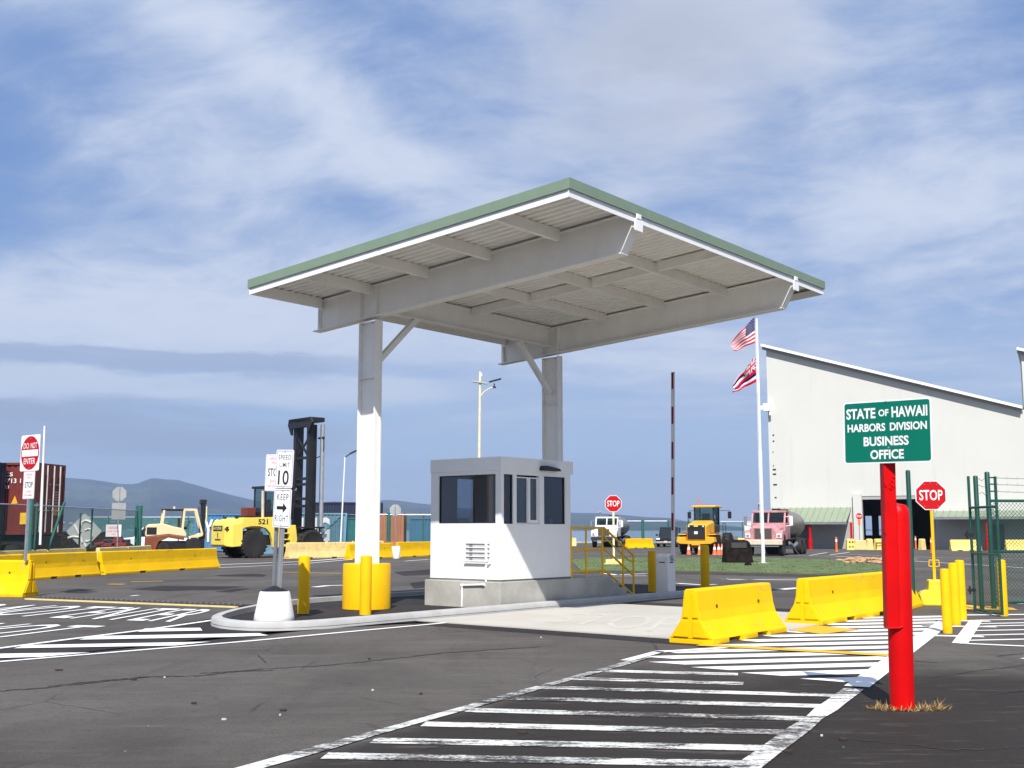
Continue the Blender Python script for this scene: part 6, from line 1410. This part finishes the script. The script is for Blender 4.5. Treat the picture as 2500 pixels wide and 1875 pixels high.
    mb = MB(); mb.box(-.38, -.45, .78, .36, -.36, 1.03); o = mb.to('plaque', pm('dark_plaque', (.06, .055, .055), .4, .3), t, .01); o.rotation_euler = (-.08, 0, 0)
    mb = MB(); mb.loft([[(.15 + .55 * math.cos(a) * s, -.75 + .2 * math.sin(a) * s, z) for a in [i * math.pi / 5 for i in range(10)]] for z, s in ((.02, 1), (.06, .9))]); mb.to('stone_pad', KERB, t)
    mb = MB(); secs = []
    for z, s in ((0, 1), (.12, 1.0), (.2, .7), (.22, .2)): secs.append([(.16 * math.cos(a) * s * rnd.uniform(.85, 1.1), .12 * math.sin(a) * s * rnd.uniform(.85, 1.1), z) for a in [i * .628 for i in range(10)]])
    mb.loft(secs); o = mb.to('lava_stone', LAVA); o.location = Z5(1030, 1128, .06); tag(o, 'small rough lava stone lying at the foot of the monument', 'stone')
    # pile of dead palm fronds
    fr = pm('dead_frond_brown', (.42, .24, .12), .9, var=.35, scale=6); p = P(2128, 1381)
    mb = MB(); rnd = random.Random(12)
    for i in range(110):
        a = rnd.uniform(0, 6.28); l = rnd.uniform(.3, .9); q = p + Vector((rnd.uniform(-1.3, 1.3), rnd.uniform(-.8, .8), .12)); d = Vector((math.cos(a) * l, math.sin(a) * l * .5, rnd.uniform(-.02, .12))); s = Vector((0, .03, .03)); z = Vector((0, 0, rnd.uniform(0, .22)))
        mb.face([q + z, q + z + d * .5 + s, q + z + d, q + z + d * .5 - s])
    struct(mb.to('dead_fronds', fr), 'stuff')
cones()


def lamps():
    cr = pm('cream_lamp_pole', (.74, .66, .44), .5)
    t = thing('street_lamp', 'tall cream lamp pole with a crossbar rising behind the guard booth', 'street lamp', (-2.2, 75, 0), .0)
    MB().cyl((0, 0, 0), (.08, 0, 12.1), .13, .075, 14).to('pole', cr, t, smooth=True)
    mb = MB(); mb.bar((-.45, 0, 11.45), (.55, 0, 11.30), .35, .09); mb.to('crossbar', pm('pale_panel_grey', (.4, .4, .36), .5), t)
    mb = MB(); mb.tube([(.08, 0, 10.4), (.35, 0, 10.75), (.75, 0, 11.0), (1.0, 0, 11.05)], .035, 8); mb.to('arm', cr, t, smooth=True)
    mb = MB(); mb.cyl((1.02, 0, 11.0), (1.02, 0, 11.3), .04); mb.box(.92, -.1, 11.0, 1.14, .1, 11.1); mb.to('bracket', BLACK, t)
    mb = MB(); mb.bar((.68, 0, 11.40), (1.48, 0, 11.62), .4, .07); mb.to('lamp_head', BLACK, t)
    mb = MB(); mb.lathe([(0, 11.75), (.07, 11.78), (.08, 11.95), (0, 12.02)], (.16, 0, 0), 12); mb.to('camera_dome', SIGNW, t, smooth=True)
    t = thing('street_lamp', 'thin white lamp pole with an angled dark head left of the near column', 'street lamp', (-11.95, 80, 0), .0)
    MB().cyl((0, 0, 0), (.22, 0, 6.75), .06, .045, 12).to('pole', WHITE, t, smooth=True)
    mb = MB(); mb.tube([(.22, 0, 6.72), (.6, 0, 6.98)], .04, 8); mb.bar((.55, 0, 6.96), (1.25, 0, 7.3), .22, .10); mb.to('lamp_head', BLACK, t)
lamps()


def flagpole():
    b = Z5(1238, 1112); t = thing('flagpole', 'tall white flagpole standing on the grass island before the warehouse', 'flagpole', (b.x, b.y, .1))
    MB().lathe([(.26, .0), (.26, .03), (.085, .04), (.08, 3.0), (.083, 5.1), (.088, 5.1), (.088, 5.2), (.068, 5.22), (.06, 8.0), (.066, 8.0), (.066, 8.08), (.055, 8.1), (.045, 11.6), (.0, 11.62)], n=18).to('pole', WHITE, t, smooth=True)
    mb = MB(); mb.cyl((-.10, 0, 1.4), (-.075, 0, 11.4), .008, n=6); mb.to('halyard', SIGNW, t)
    FR = pm('flag_red', (.56, .006, .03), .9, spec=.05); FW = pm('flag_white', (.66, .66, .68), .9, spec=.05); FB = pm('flag_blue', (.010, .012, .075), .9, spec=.05)
    def flag(name, label, z0, hoist, fly, dt, db, color, nu, nv, seed):
        mb = MB(); g = []
        for j in range(nv + 1):
            v = j / nv; row = []
            for i in range(nu + 1):
                u = i / nu; zt_ = -dt * u; zb_ = -hoist - db * u
                wv = .10 * math.sin(7.5 * u + 2.6 * v + seed) * min(1, u * 3)
                x = -fly * u + .05 * math.sin(9 * v + seed) * u; z = zt_ * (1 - v) + zb_ * v + .045 * math.sin(11 * u + 3 * v) * u
                row.append(mb.b.verts.new((x, wv * 1.8, z)))
            g.append(row)
        for j in range(nv):
            for i in range(nu):
                f = mb.b.faces.new([g[j][i], g[j + 1][i], g[j + 1][i + 1], g[j][i + 1]]); f.material_index = color((i + .5) / nu, (j + .5) / nv)
        o = mb.to(name, [FR, FW, FB], smooth=True); o.modifiers.clear(); o.location = (b.x - .10, b.y, z0); sd = o.modifiers.new('thick', 'SOLIDIFY'); sd.thickness = .006; tag(o, label, 'flag'); return o
    def us(u, v):
        if u < .42 and v < 7 / 13:
            a, c = u / .42 * 11, v / (7 / 13) * 9
            return 1 if (int(a) + int(c)) % 2 == 0 and abs(a % 1 - .5) < .21 and abs(c % 1 - .5) < .30 and 0 < int(c) + 1 < 10 else 2
        return 0 if int(v * 13) % 2 == 0 else 1
    def hawaii(u, v):
        if u < .48 and v < .5:
            a, c = u / .48 * 2 - 1, v / .5 * 2 - 1
            if abs(a) < .12 or abs(c) < .20: return 0
            if abs(a) < .22 or abs(c) < .34: return 1
            if abs(abs(a) - abs(c)) < .08: return 0
            if abs(abs(a) - abs(c)) < .24: return 1
            return 2
        return (1, 0, 2)[int(v * 8) % 3]
    z = lambda y: AT(1855, y, b.y).z
    flag('flag', 'striped flag with a starred blue corner flying from the flagpole, upper one', z(773), 1.27, 1.12, 1.18, .45, us, 66, 78, .4)
    flag('flag', 'red, white and blue striped flag with a crossed corner, the lower one', z(868), 1.27, 1.12, 1.32, .56, hawaii, 60, 64, 2.1)
flagpole()
